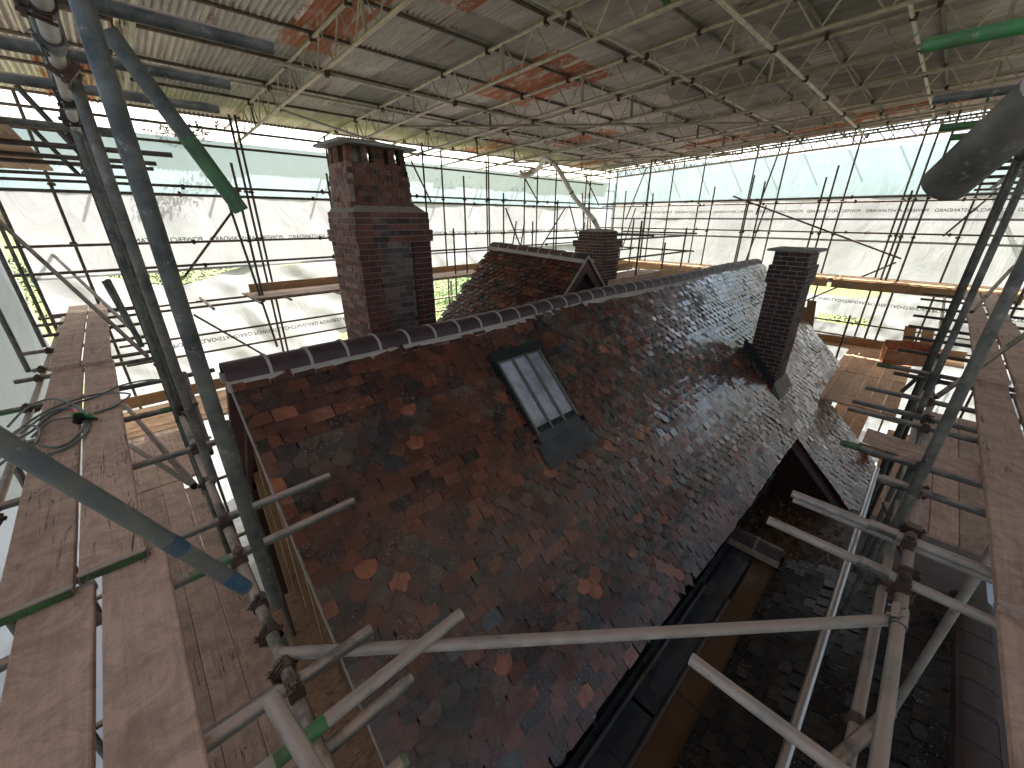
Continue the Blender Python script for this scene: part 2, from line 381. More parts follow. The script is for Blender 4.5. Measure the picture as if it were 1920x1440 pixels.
SLV = sleeve_mesh(); SLV.materials.append(MATS['steel'])
def tube(p0, p1, label, name='scaffold_tube', cat='scaffold tube', mat='steel', group=None, coup=(), sleeves=(), r=R, seg=14, face=None, bands=()):
    p0, p1 = Vector(p0), Vector(p1); M = frame_along(p0, p1); L = (p1-p0).length
    o = obj(name, tube_mesh(L, r, seg), mat, None, M); props(o, label, cat, group)
    for c in coup:
        t, ang = c if isinstance(c, tuple) else (c, None)
        k = bpy.data.objects.new('coupler', COUP); C.objects.link(k); k.parent = o
        k.matrix_basis = Matrix.Translation((0, 0, t)) @ Matrix.Rotation(random.uniform(0, 6.28) if ang is None else rad(ang), 4, 'Z')
    for t in sleeves:
        k = bpy.data.objects.new('sleeve', SLV); C.objects.link(k); k.parent = o
        k.matrix_basis = Matrix.Translation((0, 0, t)) @ Matrix.Rotation(random.uniform(0, 6.28), 4, 'Z')
    for (t0, t1, bm) in bands:   # paint left on the tube, a skin a millimetre proud
        me = autosmooth(MB().pipe((0, 0, t0), (0, 0, t1), r+.0012, seg, hollow=.001).mesh('paint_band'))
        k = obj('paint_band', me, bm, o, M)
    return o

# ================================================================ THE SETTING
def ground():
    b = MB(); N = 60; L = 340
    for i in range(N+1):
        for j in range(N+1):
            x = 8 + L*((i/N-.5)*2)**3; y = 6 + L*((j/N-.5)*2)**3
            b.v.append(Vector((x, y, -7.0 + (.25*mnoise(Vector((x*.05, y*.05, 0))) if abs(x-8) > 14 or abs(y-5) > 12 else 0))))
    for i in range(N):
        for j in range(N): a = i*(N+1)+j; b.f.append((a, a+N+1, a+N+2, a+1))
    props(obj('ground', b.mesh('ground', True), 'grass'), kind='structure')
    props(obj('bounce_yard', MB().box((-22, -22, -7.2), (17.6, 14.6, -6.74)).mesh('bounce_yard'), 'gravel'), kind='structure')  # pale ground added to bounce neutral sunlight up under the tin
    g = MB()
    for k in range(2600):
        x, y = random.uniform(12, 26), random.uniform(12.6, 24)
        if k % 2: x, y = random.uniform(17.8, 30), random.uniform(-6, 12)
        h = random.uniform(.15, .5); a = random.uniform(0, 3.14); w = .03
        g.quad((x-w*math.cos(a), y-w*math.sin(a), -7), (x+w*math.cos(a), y+w*math.sin(a), -7), (x+random.uniform(-.1, .1), y+random.uniform(-.1, .1), -7+h))
    props(obj('long_grass', g.mesh('long_grass'), 'grass'), 'yellowing long grass beyond the sheeting', 'grass', kind='stuff')
ground()

# ================================================================ THE HOUSE
YR, PL = 3.46, 4.48         # ridge y and plane constant: y - z = PL on the front slope
def sag(x): return .030*math.exp(-((x-3.0)/1.5)**2) - .018*math.exp(-((x-5.0)/1.2)**2) + .04*math.exp(-((x-12.6)/3)**2)*0 + .012*math.sin(x*1.1)
S2 = math.sqrt(.5)
DOWN = Vector((0, -S2, -S2)); NRM = Vector((0, -S2, S2)); XX = Vector((1, 0, 0))
house = empty('tiled_house', (6, 3.4, -7), 'old house with a long tiled roof under the tin cover', 'house')
# templates: local x = width, y = down the slope, z = out of the slope
def outline(kind):
    w = .0795
    if kind == 0: pts = [(-w, .0), (-w, .165), (w, .165), (w, 0)]
    elif kind == 1: pts = [(-w, 0), (-w, .10)] + [(-w*math.cos(math.pi*t/8), .10+.075*math.sin(math.pi*t/8)) for t in range(1, 8)] + [(w, .10), (w, 0)]
    elif kind == 2: pts = [(-w, 0), (-w, .125), (-w*.55, .125), (-w*.5, .14), (0, .185), (w*.5, .14), (w*.55, .125), (w, .125), (w, 0)]
    else: pts = [(-w, 0), (-w, .15), (-w*.3, .172), (w*.6, .158), (w, .165), (w, 0)]
    return pts
for kd in range(5):
    pts = outline(kd) if kd < 4 else [(-.0395, 0), (-.0395, .165), (.0395, .165), (.0395, 0)]; top = []; n = len(pts); th = .014
    cam_ = lambda x: .006*(1-(x/.081)**2)
    v = [(x, y, th + cam_(x)) for x, y in pts] + [(x, y, 0) for x, y in pts]
    f = [tuple(range(n))] + [(i, n+i, n+(i+1) % n, (i+1) % n) for i in range(n)]
    TEMPL['tile%d' % kd] = (v, f)
PLAIN = [(.135, .038, .022), (.100, .030, .019), (.068, .022, .016), (.045, .020, .018), (.165, .048, .026), (.034, .018, .016), (.115, .034, .020), (.082, .027, .018)]
PLAIN0 = [(.050, .020, .016), (.066, .024, .017), (.040, .018, .017), (.030, .018, .022), (.085, .030, .019), (.026, .020, .024), (.055, .026, .020), (.035, .020, .020)]
ROUND = [(.12, .075, .052), (.07, .052, .042), (.14, .052, .034), (.045, .035, .032), (.095, .060, .044), (.11, .042, .028), (.085, .032, .022)]
ORANGE = [(.36, .115, .055), (.30, .10, .055), (.24, .085, .05), (.20, .07, .042)]
GREY = [(.055, .055, .058), (.075, .078, .08), (.04, .04, .044)]
def lay(P, org, xd, dn, nm, width, length, skip=None, mode='main', gauge=.1, x0=0, tilt=5.5):
    rows = int(length/gauge)
    for r_ in range(rows):
        off = .082 if r_ % 2 else 0
        cols = int(width/.165)+2
        for c in range(cols):
            x = c*.165 - off + random.uniform(-.006, .006)
            half = x < .03
            if half: x = .0405
            if x > width-.02: continue
            s = r_*gauge + random.uniform(-.007, .007)
            p = org + xd*x + dn*s + nm*.012
            if mode == 'main': p = p - nm*sag(p.x)*.64
            p = p + nm*.018*mnoise(Vector((p.x*1.4, p.y*1.4, p.z*1.4)))
            if skip and skip(p, s): continue
            kd = 0; pal = PLAIN
            if mode in ('main', 'cat'):
                band = ((r_-6) % 10) < 4 and r_ > 5
                n1 = mnoise(Vector((p.x*.9+31, s*1.1, 3)))
                if band and (n1 > -.25 or p.x > 5) or (not band and n1 > .42 and p.x > 2.5):
                    kd = 1 if random.random() < .85 else 2; pal = ROUND
                    if random.random() < .13: pal = ORANGE
                elif random.random() < .02: pal = ORANGE
                elif random.random() < .02: pal = GREY
            elif mode == 'old':
                pal = PLAIN + PLAIN[:2] + [(.10, .06, .03), (.08, .05, .03)]
                if random.random() < .03: pal = ORANGE
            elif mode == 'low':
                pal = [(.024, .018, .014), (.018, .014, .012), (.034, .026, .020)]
            if kd == 0 and random.random() < .12: kd = 3
            if half: kd = 4
            t = random.choice(pal)
            tl = rad(tilt + random.uniform(-2.2, 3.0)); rz = rad(random.uniform(-1.8, 1.8)); ry = rad(random.gauss(0, 2.2))
            lx, ly, lz = xd, dn, nm
            B = Matrix(((lx.x, ly.x, lz.x), (lx.y, ly.y, lz.y), (lx.z, ly.z, lz.z))).to_4x4()
            M = Matrix.Translation(p) @ B @ Matrix.Rotation(rz, 4, 'Z') @ Matrix.Rotation(tl, 4, 'X') @ Matrix.Rotation(ry, 4, 'Y')
            P.add('tile%d' % kd, M, t)
P = Pieces()
SKY = (2.62, 3.34, 1.46, 2.36)     # skylight x0,x1, -z0,-z1
def skip_main(p, s):
    if SKY[0]-.02 < p.x < SKY[1]+.02 and SKY[2]-.1 < -p.z < SKY[3]-.18: return True
    if 8.3 < p.x < 9.02 and 1.5 < p.y < 2.03: return True
    return False
ridge0 = Vector((.36, YR-.06, -1.02-.06))
lay(P, ridge0, XX, DOWN, NRM, 12.35, 3.52, skip_main)
# the lower catslide past the eaves
lay(P, Vector((7.86, 1.10, -3.38)), XX, DOWN, NRM, 2.42, 1.95, None, 'cat')
# rafters/deck under the tiles
def deck(x0, x1, ya, yb, name='roof_deck', t=.07, mat='black_flashing'):
    za, zb = ya-PL, yb-PL; k = .03
    b = MB().prism([(x0, ya, za-k), (x0, yb, zb-k), (x0, yb, zb-k-t), (x0, ya, za-k-t)], (x1-x0, 0, 0))
    return obj(name, b.mesh(name), mat, house)
deck(.38, 12.7, YR-.02, 1.09); deck(7.9, 10.3, 1.085, -.27)
# rear slope
BN = Vector((0, S2, S2)); BD = Vector((0, S2, -S2))
obj('rear_slope', MB().prism([(.36, YR, -1.06), (.36, 5.95, -3.55), (.36, 5.95, -3.63), (.36, YR, -1.14)], (12.35, 0, 0)).mesh('rear_slope'), 'ridge_clay_red', house)
# ridge tiles with mortar joints
def ridge_run(parent, p0, axis, n, step, half, drop, clay, sagf=None, seg=7, name='ridge_tile', rise=0, mort='lime_render'):
    side = Vector((0, 0, 1)).cross(axis).normalized()
    for i in range(n):
        a = p0 + axis*(i*step) + Vector((0, 0, rise*i)); dz = -(sagf(a.x)*.9 if sagf else 0); jit = random.uniform(-.006, .006)
        def prof(k, off=0, w=1):
            t = math.pi*(k/seg - .5)*.98
            return side*(half*w*math.sin(t)) + Vector((0, 0, (drop*w)*(math.cos(t)**.8 if math.cos(t) > 0 else 0) - drop))
        b = MB(); m = MB()
        for tgt, xa, xb, w in ((b, .012, step-.012, 1.0), (m, step-.012, step+.010, 1.05)):
            if i == n-1 and tgt is m: xb = step
            rr = []
            for xx in (xa, xb):
                for q in (w, w-.12):
                    rr.append(len(tgt.v))
                    for k in range(seg+1): tgt.v.append(a + axis*xx + prof(k, 0, q) + Vector((0, 0, dz+jit+.012+(w-1)*.05)))
            A, Bq, Cc, D = rr
            for k in range(seg):
                tgt.f += [(A+k, A+k+1, Cc+k+1, Cc+k), (Bq+k+1, Bq+k, D+k, D+k+1), (A+k+1, A+k, Bq+k, Bq+k+1), (Cc+k, Cc+k+1, D+k+1, D+k)]
            for k in (0, seg): tgt.f.append((A+k, Cc+k, D+k, Bq+k))
        o = obj(name, autosmooth(b.mesh(name)), clay if random.random() > .25 or clay == 'ridge_clay' else 'ridge_clay', parent)
        if i < n-1: obj('mortar_joint', autosmooth(m.mesh('mortar_joint')), mort, o)
    # bedding mortar along both feet
    for sd in (-1, 1):
        b = MB(); N = n*3
        for i in range(N+1):
            q = p0 + axis*(i*step*n/N) + Vector((0, 0, rise*n*i/N)); dz = -(sagf(q.x)*.9 if sagf else 0)
            wob = .012*mnoise(q*7)
            for (o_, z_) in ((half*.9, .03), (half+.016+wob*.5, .012), (half+.050+wob*.6, -.040+wob*.4), (half*.8, -.06)):
                b.v.append(q + side*sd*o_ + Vector((0, 0, z_-drop+dz)))
        for i in range(N):
            for k in range(4): j = (k+1) % 4; b.f.append((i*4+k, i*4+j, i*4+4+j, i*4+4+k))
        b.f += [(0, 1, 2, 3), (4*N, 4*N+1, 4*N+2, 4*N+3)]
        obj('bedding_mortar', b.mesh('bedding_mortar'), mort, parent)
ridge_run(house, Vector((.34, YR, -1.0)), XX, 41, .3, .135, .12, 'ridge_clay', sag)
# verge: undercloak and mortar line on the near gable
b = MB(); N = 40
for i in range(N+1):
    t = i/N; y = YR-.12-t*2.45; z = y-PL-.02*0-sag(.36)*.5
    w = .004*mnoise(Vector((0, y*6, 0)))
    for dx, dz in ((-.004+w, .012), (.009+w, .012), (.009+w, -.03), (-.004+w, -.03)): b.v.append(Vector((.355+dx, y, z+dz)))
for i in range(N):
    for k in range(4): j = (k+1) % 4; b.f.append((i*4+k, i*4+j, i*4+4+j, i*4+4+k))
b.f += [(0, 1, 2, 3)]
obj('verge_mortar', b.mesh('verge_mortar'), 'lime_render', house)
# gutter along the eaves
g = MB(); yg = .88
prof = [(yg+.055*math.cos(t), -3.60-.055*math.sin(t)) for t in [math.pi*k/8 for k in range(9)]]
prof2 = [(yg+.048*math.cos(t), -3.60-.048*math.sin(t)) for t in [math.pi*k/8 for k in range(9)]][::-1]
ring = prof + prof2; n = len(ring)
for x in (.3, 6.45):
    g.v += [Vector((x, y, z)) for y, z in ring]
for i in range(n): j = (i+1) % n; g.f.append((i, j, n+j, n+i))
g.f += [tuple(range(n)), tuple(range(n, 2*n))[::-1]]
gut = obj('gutter', g.mesh('gutter'), 'black_flashing', house)
for k in range(7): obj('bracket', MB().box((.8+k*.9, yg-.062, -3.62), (.83+k*.9, yg+.07, -3.592)).mesh('bracket'), 'black_flashing', gut)
# walls
def brick_wall_part(pts, thick, name='wall', mat='dark_brick_wall'): return obj(name, MB().prism(pts, thick).mesh(name), mat, house)
def mat_brickwall():
    m, nt, bs = _mat('dark_brick_wall'); p = _pos(nt)
    sx = _n(nt, 'ShaderNodeSeparateXYZ'); nt.links.new(p, sx.inputs[0])
    ad = _n(nt, 'ShaderNodeMath', operation='ADD'); nt.links.new(sx.outputs['X'], ad.inputs[0]); nt.links.new(sx.outputs['Y'], ad.inputs[1])
    cb = _n(nt, 'ShaderNodeCombineXYZ'); nt.links.new(ad.outputs[0], cb.inputs[0]); nt.links.new(sx.outputs['Z'], cb.inputs[1])
    br = _n(nt, 'ShaderNodeTexBrick'); nt.links.new(cb.outputs[0], br.inputs['Vector']); br.inputs['Scale'].default_value = 1
    br.inputs['Brick Width'].default_value = .225; br.inputs['Row Height'].default_value = .075; br.inputs['Mortar Size'].default_value = .006
    br.inputs['Color1'].default_value = (.085, .03, .02, 1); br.inputs['Color2'].default_value = (.05, .022, .018, 1); br.inputs['Mortar'].default_value = (.10, .07, .055, 1)
    base = _mix(nt, .7, br.outputs['Color'], _ramp(nt, _noise(nt, p, 7, 8, .75), [(.3, .5), (.7, 1.4)]), 'MULTIPLY')
    _set(nt, bs, base, .8, 0, .3); _bump(nt, bs, br.outputs['Fac'], -.5, .01)
mat_brickwall()
brick_wall_part([(.42, 1.605, -7), (7.94, 1.605, -7), (7.94, 1.605, -3.05), (.42, 1.605, -3.05)], (0, .28, 0))
brick_wall_part([(8.24, 1.12, -7), (12.5, 1.12, -7), (12.5, 1.12, -3.48), (8.24, 1.12, -3.48)], (0, .28, 0))
obj('soffit', MB().prism([(.42, 1.12, -3.56), (.42, 1.60, -3.60), (.42, 1.60, -3.10)], (7.5, 0, 0)).mesh('soffit'), 'black_flashing', house)
brick_wall_part([(.42, 5.7, -7), (12.5, 5.7, -7), (12.5, 5.7, -3.48), (.42, 5.7, -3.48)], (0, .28, 0))
brick_wall_part([(12.3, 1.4, -7), (12.3, 5.7, -7), (12.3, 5.7, -3.5), (12.3, YR, -1.25), (12.3, 1.4, -3.3)], (.25, 0, 0))
brick_wall_part([(7.95, 1.60, -7), (7.95, 1.60, -3.06), (7.95, 1.10, -3.56), (7.95, -.12, -4.78), (7.95, -.12, -7)], (.28, 0, 0), 'cheek_wall')
brick_wall_part([(8.25, -.12, -7), (10.2, -.12, -7), (10.2, -.12, -4.8), (8.25, -.12, -4.8)], (0, .28, 0))
brick_wall_part([(9.95, 1.11, -7), (9.95, 1.11, -3.56), (9.95, .17, -4.5), (9.95, .17, -7)], (.25, 0, 0))
obj('bargeboard', MB().prism([(7.845, 1.09, -3.47), (7.845, -.33, -4.90), (7.845, -.33, -5.0), (7.845, 1.09, -3.60)], (.035, 0, 0)).mesh('bargeboard'), 'old_mortar', house)
for k in range(14):   # undercloak tile edges showing below the catslide verge
    y = 1.02-k*.1; obj('undercloak', MB().prism([(7.80, y, y-PL-.045), (7.80, y-.11, y-.11-PL-.045), (7.80, y-.11, y-.11-PL-.062), (7.80, y, y-PL-.062)], (.11, 0, 0)).mesh('undercloak'), 'ridge_clay_red', house)
# open timber gable (studs and boarding) on the near end
gb = obj('gable_boarding', MB().prism([(.62, 1.35, -7), (.62, 5.6, -7), (.62, 5.6, -3.55), (.62, YR, -1.30), (.62, 1.35, -3.45)], (.03, 0, 0)).mesh('gable_boarding'), 'insulation', house)
for y in (3.55, 4.05, 4.6, 5.2):
    zt = (y-PL if y < YR else -y-PL+2*YR)-.17
    obj('stud', MB().box((.53, y-.025, -6.9), (.615, y+.025, zt)).mesh('stud'), 'timber_z', house)
for s in (1, -1):
    obj('gable_rafter', MB().prism([(.46, YR, -1.13), (.46, YR-s*2.3, -3.43), (.46, YR-s*2.3, -3.55), (.46, YR, -1.26)], (.06, 0, 0)).mesh('gable_rafter'), 'ridge_clay_red', house)
obj('white_lining', MB().prism([(.40, 3.0, -1.66), (.40, 1.5, -3.18), (.40, 1.5, -3.40), (.40, 3.0, -1.76)], (.03, 0, 0)).mesh('white_lining'), 'white_board', house)
# skylight
x0, x1, za, zb = SKY
def sl(x, s, h):   # s = depth below eye level along the slope, h = out of it
    y = PL - s; return Vector((x, y, -s)) + NRM*h
sk = obj('skylight', MB().mesh('skylight') if 0 else None or MB().prism([sl(x0, za, -.02), sl(x0, zb-.28, -.02), sl(x0, zb-.28, .065), sl(x0, za, .065)], (.035, 0, 0)).mesh('skylight'), 'skylight_frame', house)
def slab(x0, x1, s0, s1, h0, h1, name, mat, parent):
    return obj(name, MB().prism([sl(x0, s0, h0), sl(x0, s1, h0), sl(x0, s1, h1), sl(x0, s0, h1)], (x1-x0, 0, 0)).mesh(name), mat, parent)
slab(x1-.035, x1, za, zb-.28, -.02, .065, 'frame', 'skylight_frame', sk)
slab(x0-.03, x1+.03, za-.075, za-.001, -.01, .085, 'head_flashing', 'skylight_frame', sk)
slab(x0+.036, x1-.036, zb-.32, zb-.28, -.02, .055, 'bottom_rail', 'skylight_frame', sk)
pw = (x1-x0-.07)/3
for k in range(3):
    a = x0+.035+pw*k
    slab(a+.014, a+pw-.014, za+.004, zb-.325, .035, .041, 'pane', 'old_glass', sk)
    slab(a+.016, a+pw-.016, za+.001, za+.02, .045, .052, 'pane_edge', 'glazing_bar', sk)
for k in range(4):
    a = x0+.035+pw*k; slab(a-.012, a+.012, za+.002, zb-.27, .045, .068, 'glazing_bar', 'glazing_bar', sk)
slab(x0+.02, x1-.02, zb-.279, zb-.20, .0, .05, 'sill_flashing', 'lead_apron', sk)
slab(x0-.035, x1+.025, zb-.199, zb-.01, .030, .038, 'lead_apron', 'lead_apron', sk)
P.finish(house, 'roof_tile', 'clay_tile', 300)

# ---------------------------------------------------------------- chimneys
def brick_templ(L, W_, H, key):
    b = MB().box((0, 0, 0), (L, W_, H)); TEMPL[key] = ([tuple(v) for v in b.v], b.f)
BT = {}
for L in (215, 102, 160, 65):
    brick_templ(L/1000, .06, .065, 'brick%d' % L)
def face_bricks(P, o, ud, out, width, nrows, z0, pal, bond=0, course=.075, proud=.006, inset=None, holes=None):
    """bricks on a wall face: o = lower left corner, ud = along, out = outward"""
    for r_ in range(nrows):
        w = width; oo = o
        if inset: dx = inset(r_); oo = o + ud*dx[0] - out*dx[2]; w = width-dx[0]-dx[1]
        x = 0.0; k = 0
        seq = [102, 215] if (bond == 'flem') else ([215] if r_ % 2 == 0 else [102, 215]) if bond == 0 else [102]
        if bond == 'flem' and r_ % 2: seq = [215, 102]
        while x < w-.03:
            L = seq[k % len(seq)] if bond != 0 or r_ % 2 == 0 else (102 if k == 0 else 215); k += 1
            rem = (w-x)*1000
            if rem < L+30: L = 215 if rem >= 200 else 160 if rem >= 150 else 102 if rem >= 90 else 65
            if x + L/1000 > w+.012: break
            z = z0 + r_*course
            if not (holes and holes(x+L/2000, z)):
                j = random.uniform(-.003, .004)
                p = oo + ud*x + out*(proud+j-.06) + Vector((0, 0, z))
                up = Vector((0, 0, 1))
                B = Matrix(((ud.x, -out.x, 0), (ud.y, -out.y, 0), (0, 0, 1)))
                # local y goes inwards, so shift the box out
                M = Matrix.Translation(p + out*.06) @ B.to_4x4()
                P.add('brick%d' % L, M, random.choice(pal))
            x += L/1000 + .010
MX, MY = Vector((-1, 0, 0)), Vector((0, -1, 0))
DK = [(.15, .050, .030), (.10, .038, .025), (.19, .062, .036), (.06, .030, .023), (.125, .05, .03)]
RB = [(.075, .036, .026), (.10, .040, .027), (.055, .030, .024), (.082, .038, .03)]
LB = [(.24, .105, .07), (.18, .08, .055), (.13, .06, .042), (.28, .15, .10)]
def block(P, x0, x1, y0, y1, z0, rows, palL, palF, mort, parent, name='mortar_core', bond=0, holes=None, core=True):
    face_bricks(P, Vector((x0, y1, 0)), Vector((0, -1, 0)), MX, y1-y0, rows, z0, palL, bond, holes=holes)
    face_bricks(P, Vector((x0, y0, 0)), Vector((1, 0, 0)), MY, x1-x0, rows, z0, palF, bond, holes=holes)
    face_bricks(P, Vector((x1, y0, 0)), Vector((0, 1, 0)), -MX, y1-y0, rows, z0, palF, bond, holes=holes)
    face_bricks(P, Vector((x1, y1, 0)), Vector((-1, 0, 0)), -MY, x1-x0, rows, z0, palF, bond, holes=holes)
    if core: obj(name, MB().box((x0, y0, z0-.01), (x1, y1, z0+rows*.075-.004)).mesh(name), mort, parent)
# right-hand chimney on the front slope
c2 = empty('brick_chimney', (8.6, 1.75, -3.0), 'slim square brick chimney with pale pointing on the front roof slope', 'chimney')
Q = Pieces()
block(Q, 8.29, 8.98, 1.50, 2.02, -3.36, 31, RB, RB, 'mortar', c2)
block(Q, 8.255, 9.015, 1.465, 2.055, -1.035, 4, RB, RB, 'mortar', c2)
block(Q, 8.29, 8.98, 1.50, 2.02, -.735, 3, RB, RB, 'mortar', c2)
Q.finish(c2, 'brick', 'brick', 300, lambda p: p.x < 8.4 or p.y < 1.53)
obj('cap_slab', MB().box((8.17, 1.40, -.508), (9.10, 2.12, -.47)).mesh('cap_slab'), 'concrete_cap', c2)
obj('lead_flashing', MB().prism([(8.275, 1.44, -3.05), (8.275, 2.16, -2.33), (8.275, 2.16, -2.13), (8.275, 2.02, -2.2), (8.275, 1.8, -2.45), (8.275, 1.5, -2.78)], (.012, 0, 0)).mesh('lead_flashing'), 'black_flashing', c2)
obj('front_apron', MB().prism([(8.2, 1.49, -2.82), (8.2, 1.49, -2.98), (8.2, 1.33, -3.12), (8.2, 1.32, -3.10)], (.86, 0, 0)).mesh('front_apron'), 'patch_render', c2)
# big old stack behind the ridge
c1 = empty('brick_chimney', (2.85, 5.6, -3.0), 'big weathered brick chimney stack rising behind the near ridge', 'chimney')
Q = Pieces()
X0, X1, Y0, Y1 = 2.33, 3.36, 5.2, 6.05
rows = 22; zb0 = -1.95
sp_ = lambda p: None
def batter(r_): t = (rows-r_)/rows; return t
face_bricks(Q, Vector((X0-.04, Y1, 0)), Vector((0, -1, 0)), MX, Y1-Y0+.0, rows, zb0, LB+DK[:2], 0)
face_bricks(Q, Vector((X0-.04, Y0, 0)), Vector((1, 0, 0)), MY, .28, rows, zb0, DK[:3]+LB[1:3], 0)
face_bricks(Q, Vector((X0+.25, Y0+.02, 0)), Vector((1, 0, 0)), MY, .50, rows, zb0, [(.16, .10, .075), (.11, .075, .055), (.20, .14, .11), (.085, .065, .055)], 0)
face_bricks(Q, Vector((X1-.30, Y0-.015, 0)), Vector((1, 0, 0)), MY, .29, rows, zb0, [(.10, .024, .018), (.075, .02, .016), (.12, .03, .02)], 0)
face_bricks(Q, Vector((X1, Y0, 0)), Vector((0, 1, 0)), -MX, Y1-Y0, rows, zb0, DK, 0)
obj('mortar_core', MB().box((X0-.04, Y0+.02, zb0-1.6), (X1, Y1, zb0+rows*.075)).mesh('mortar_core'), 'old_mortar', c1)
obj('mortar_pier', MB().box((X1-.30, Y0-.015, zb0-1.6), (X1-.003, Y0+.022, zb0+rows*.075-.001)).mesh('mortar_pier'), 'old_mortar', c1)
obj('mortar_pier', MB().box((X0-.043, Y0, zb0-1.6), (X0+.245, Y0+.022, zb0+rows*.075-.001)).mesh('mortar_pier'), 'old_mortar', c1)
b = MB()   # old render left on the recessed strip
def patch(pts, out, name='render_patch', mat='patch_render'):
    return obj(name, MB().prism(pts, out).mesh(name), mat, c1)
ztop = zb0+rows*.075
block(Q, X0-.07, X1+.03, Y0-.03, Y1+.03, ztop+.0, 2, LB, DK, 'old_mortar', c1)
block(Q, X0-.04, X1, Y0, Y1, ztop+.15, 3, LB, DK, 'old_mortar', c1)
zt = ztop+.375
zt2 = .30
# mortar flaunching between the two stages
a0 = [(X0-.03, Y0+.01), (X1-.01, Y0+.01), (X1-.01, Y1-.01), (X0-.03, Y1-.01)]; a1 = [(X0+.02, Y0+.13), (X1-.14, Y0+.13), (X1-.14, Y1-.1), (X0+.02, Y1-.1)]
b = MB(); b.v = [Vector((x, y, zt-.012)) for x, y in a0] + [Vector((x, y, zt+.10)) for x, y in a1]
b.f = [(3, 2, 1, 0), (4, 5, 6, 7)] + [(i, (i+1) % 4, 4+(i+1) % 4, 4+i) for i in range(4)]
obj('flaunching', b.mesh('flaunching'), 'brown_mortar', c1)
# tapering upper stage, open lights at its head
zu = zt+.045
for r_ in range(11):
    t = r_/11; ins = .10*t
    ax0, ax1, ay0, ay1 = X0-.02+ins*.5, X1-.17-ins*.6, Y0+.1+ins*.4, Y1-.12-ins*.5
    z = zu + r_*.0645
    if r_ < 8:
        for (o_, ud, out, wd, pal) in ((Vector((ax0, ay1, 0)), Vector((0, -1, 0)), MX, ay1-ay0, LB), (Vector((ax0, ay0, 0)), Vector((1, 0, 0)), MY, ax1-ax0, DK+LB[1:3]), (Vector((ax1, ay0, 0)), Vector((0, 1, 0)), -MX, ay1-ay0, DK), (Vector((ax1, ay1, 0)), Vector((-1, 0, 0)), -MY, ax1-ax0, DK)):
            oo = o_ + (ud*.06 if r_ % 2 else Vector((0, 0, 0)))
            face_bricks(Q, oo, ud, out, wd-(.06 if r_ % 2 else 0), 1, z, pal, 1)
        obj('mortar_core', MB().box((ax0, ay0, z-.012), (ax1, ay1, z+.064-.012)).mesh('mortar_core'), 'old_mortar', c1)
    else:
        w = ax1-ax0
        for (fa, fb) in ((0, .10), (.24, .34), (.42, .62), (.70, .80), (.90, 1.0)):
            for yy in (ay0, ay1-.1):
                Lb = (fb-fa)*w; obj('brick_post', MB().box((ax0+fa*w, yy, z-.01), (ax0+fb*w, yy+.1, z+.054)).mesh('brick_post', tint=random.choice(DK)), 'brick', c1)
        for fa in (.38,): 
            for xx in (ax0+.002, ax1-.102):
                obj('brick_post', MB().box((xx, ay0+.25, z-.009), (xx+.1, ay0+.42, z+.0535)).mesh('brick_post', tint=random.choice(DK)), 'brick', c1)
zc = zu + 11*.0645
obj('bird_wire', MB().box((ax0+.2, ay0+.05, zc-.2), (ax0+.202, ay0+.4, zc)).mesh('bird_wire'), 'glazing_bar', c1)
b = MB(); e = .13
b.v = [Vector(p) for p in ((ax0-e, ay0-e, zc-.005), (ax1+e, ay0-e, zc-.02), (ax1+e, ay1+e, zc-.005), (ax0-e, ay1+e, zc), (ax0-e, ay0-e, zc+.03), (ax1+e, ay0-e, zc+.01), (ax1+e, ay1+e, zc+.03), (ax0-e, ay1+e, zc+.035), (ax0+.15, ay0+.15, zc+.085), (ax1-.15, ay0+.15, zc+.075), (ax1-.15, ay1-.15, zc+.085), (ax0+.15, ay1-.15, zc+.085))]
b.f = [(3, 2, 1, 0), (0, 1, 5, 4), (1, 2, 6, 5), (2, 3, 7, 6), (3, 0, 4, 7), (4, 5, 9, 8), (5, 6, 10, 9), (6, 7, 11, 10), (7, 4, 8, 11), (8, 9, 10, 11)]
obj('cap_slab', b.mesh('cap_slab'), 'concrete_cap', c1)
Q.finish(c1, 'brick', 'brick', 300, lambda p: p.x < X0+.02 or p.y < Y0+.15)

# cross wing behind the ridge
wing = empty('tiled_wing', (6.5, 6, -3), 'cross wing with a small tiled gable behind the long ridge', 'house wing')
gz, gx = -.66, 6.5
k_ = .985   # slope
wn_ = Vector((-k_, 0, 1)).normalized(); wd_ = Vector((-1, 0, -k_)).normalized()
TEMPL['tileb'] = TEMPL['tile0']
PW = Pieces()
lay(PW, Vector((gx-.05, 4.66, gz-.06)), Vector((0, 1, 0)), wd_, wn_, 2.74, 2.9, None, 'old', tilt=7)
for it_i, it in enumerate(PW.it):
    p = it[1].translation.copy(); dz = (p.y-4.65)/2.75*.11 ; it[1].translation = p + Vector((0, 0, dz))
PW.finish(wing, 'roof_tile', 'dry_tile', 300)
obj('roof_deck', MB().prism([(gx, 4.67, gz-.09), (gx-2.2, 4.67, gz-.09-2.2*k_), (gx-2.2, 4.67, gz-.2-2.2*k_), (gx, 4.67, gz-.3), (gx+2.2, 4.67, gz-.2-2.2*k_), (gx+2.2, 4.67, gz-.09-2.2*k_)], (0, 2.7, 0)).mesh('roof_deck'), 'ridge_clay_red', wing)
obj('gable_wall', MB().prism([(gx-1.9, 4.80, gz-2.3), (gx, 4.80, gz-.16), (gx+1.9, 4.80, gz-2.3)], (0, .2, 0)).mesh('gable_wall'), 'dark_brick_wall', wing)
obj('end_wall', MB().prism([(gx-2.0, 7.1, -7), (gx-2.0, 7.1, gz-2.3), (gx, 7.1, gz-.2), (gx+2.0, 7.1, gz-2.3), (gx+2.0, 7.1, -7)], (0, .2, 0)).mesh('end_wall'), 'dark_brick_wall', wing)
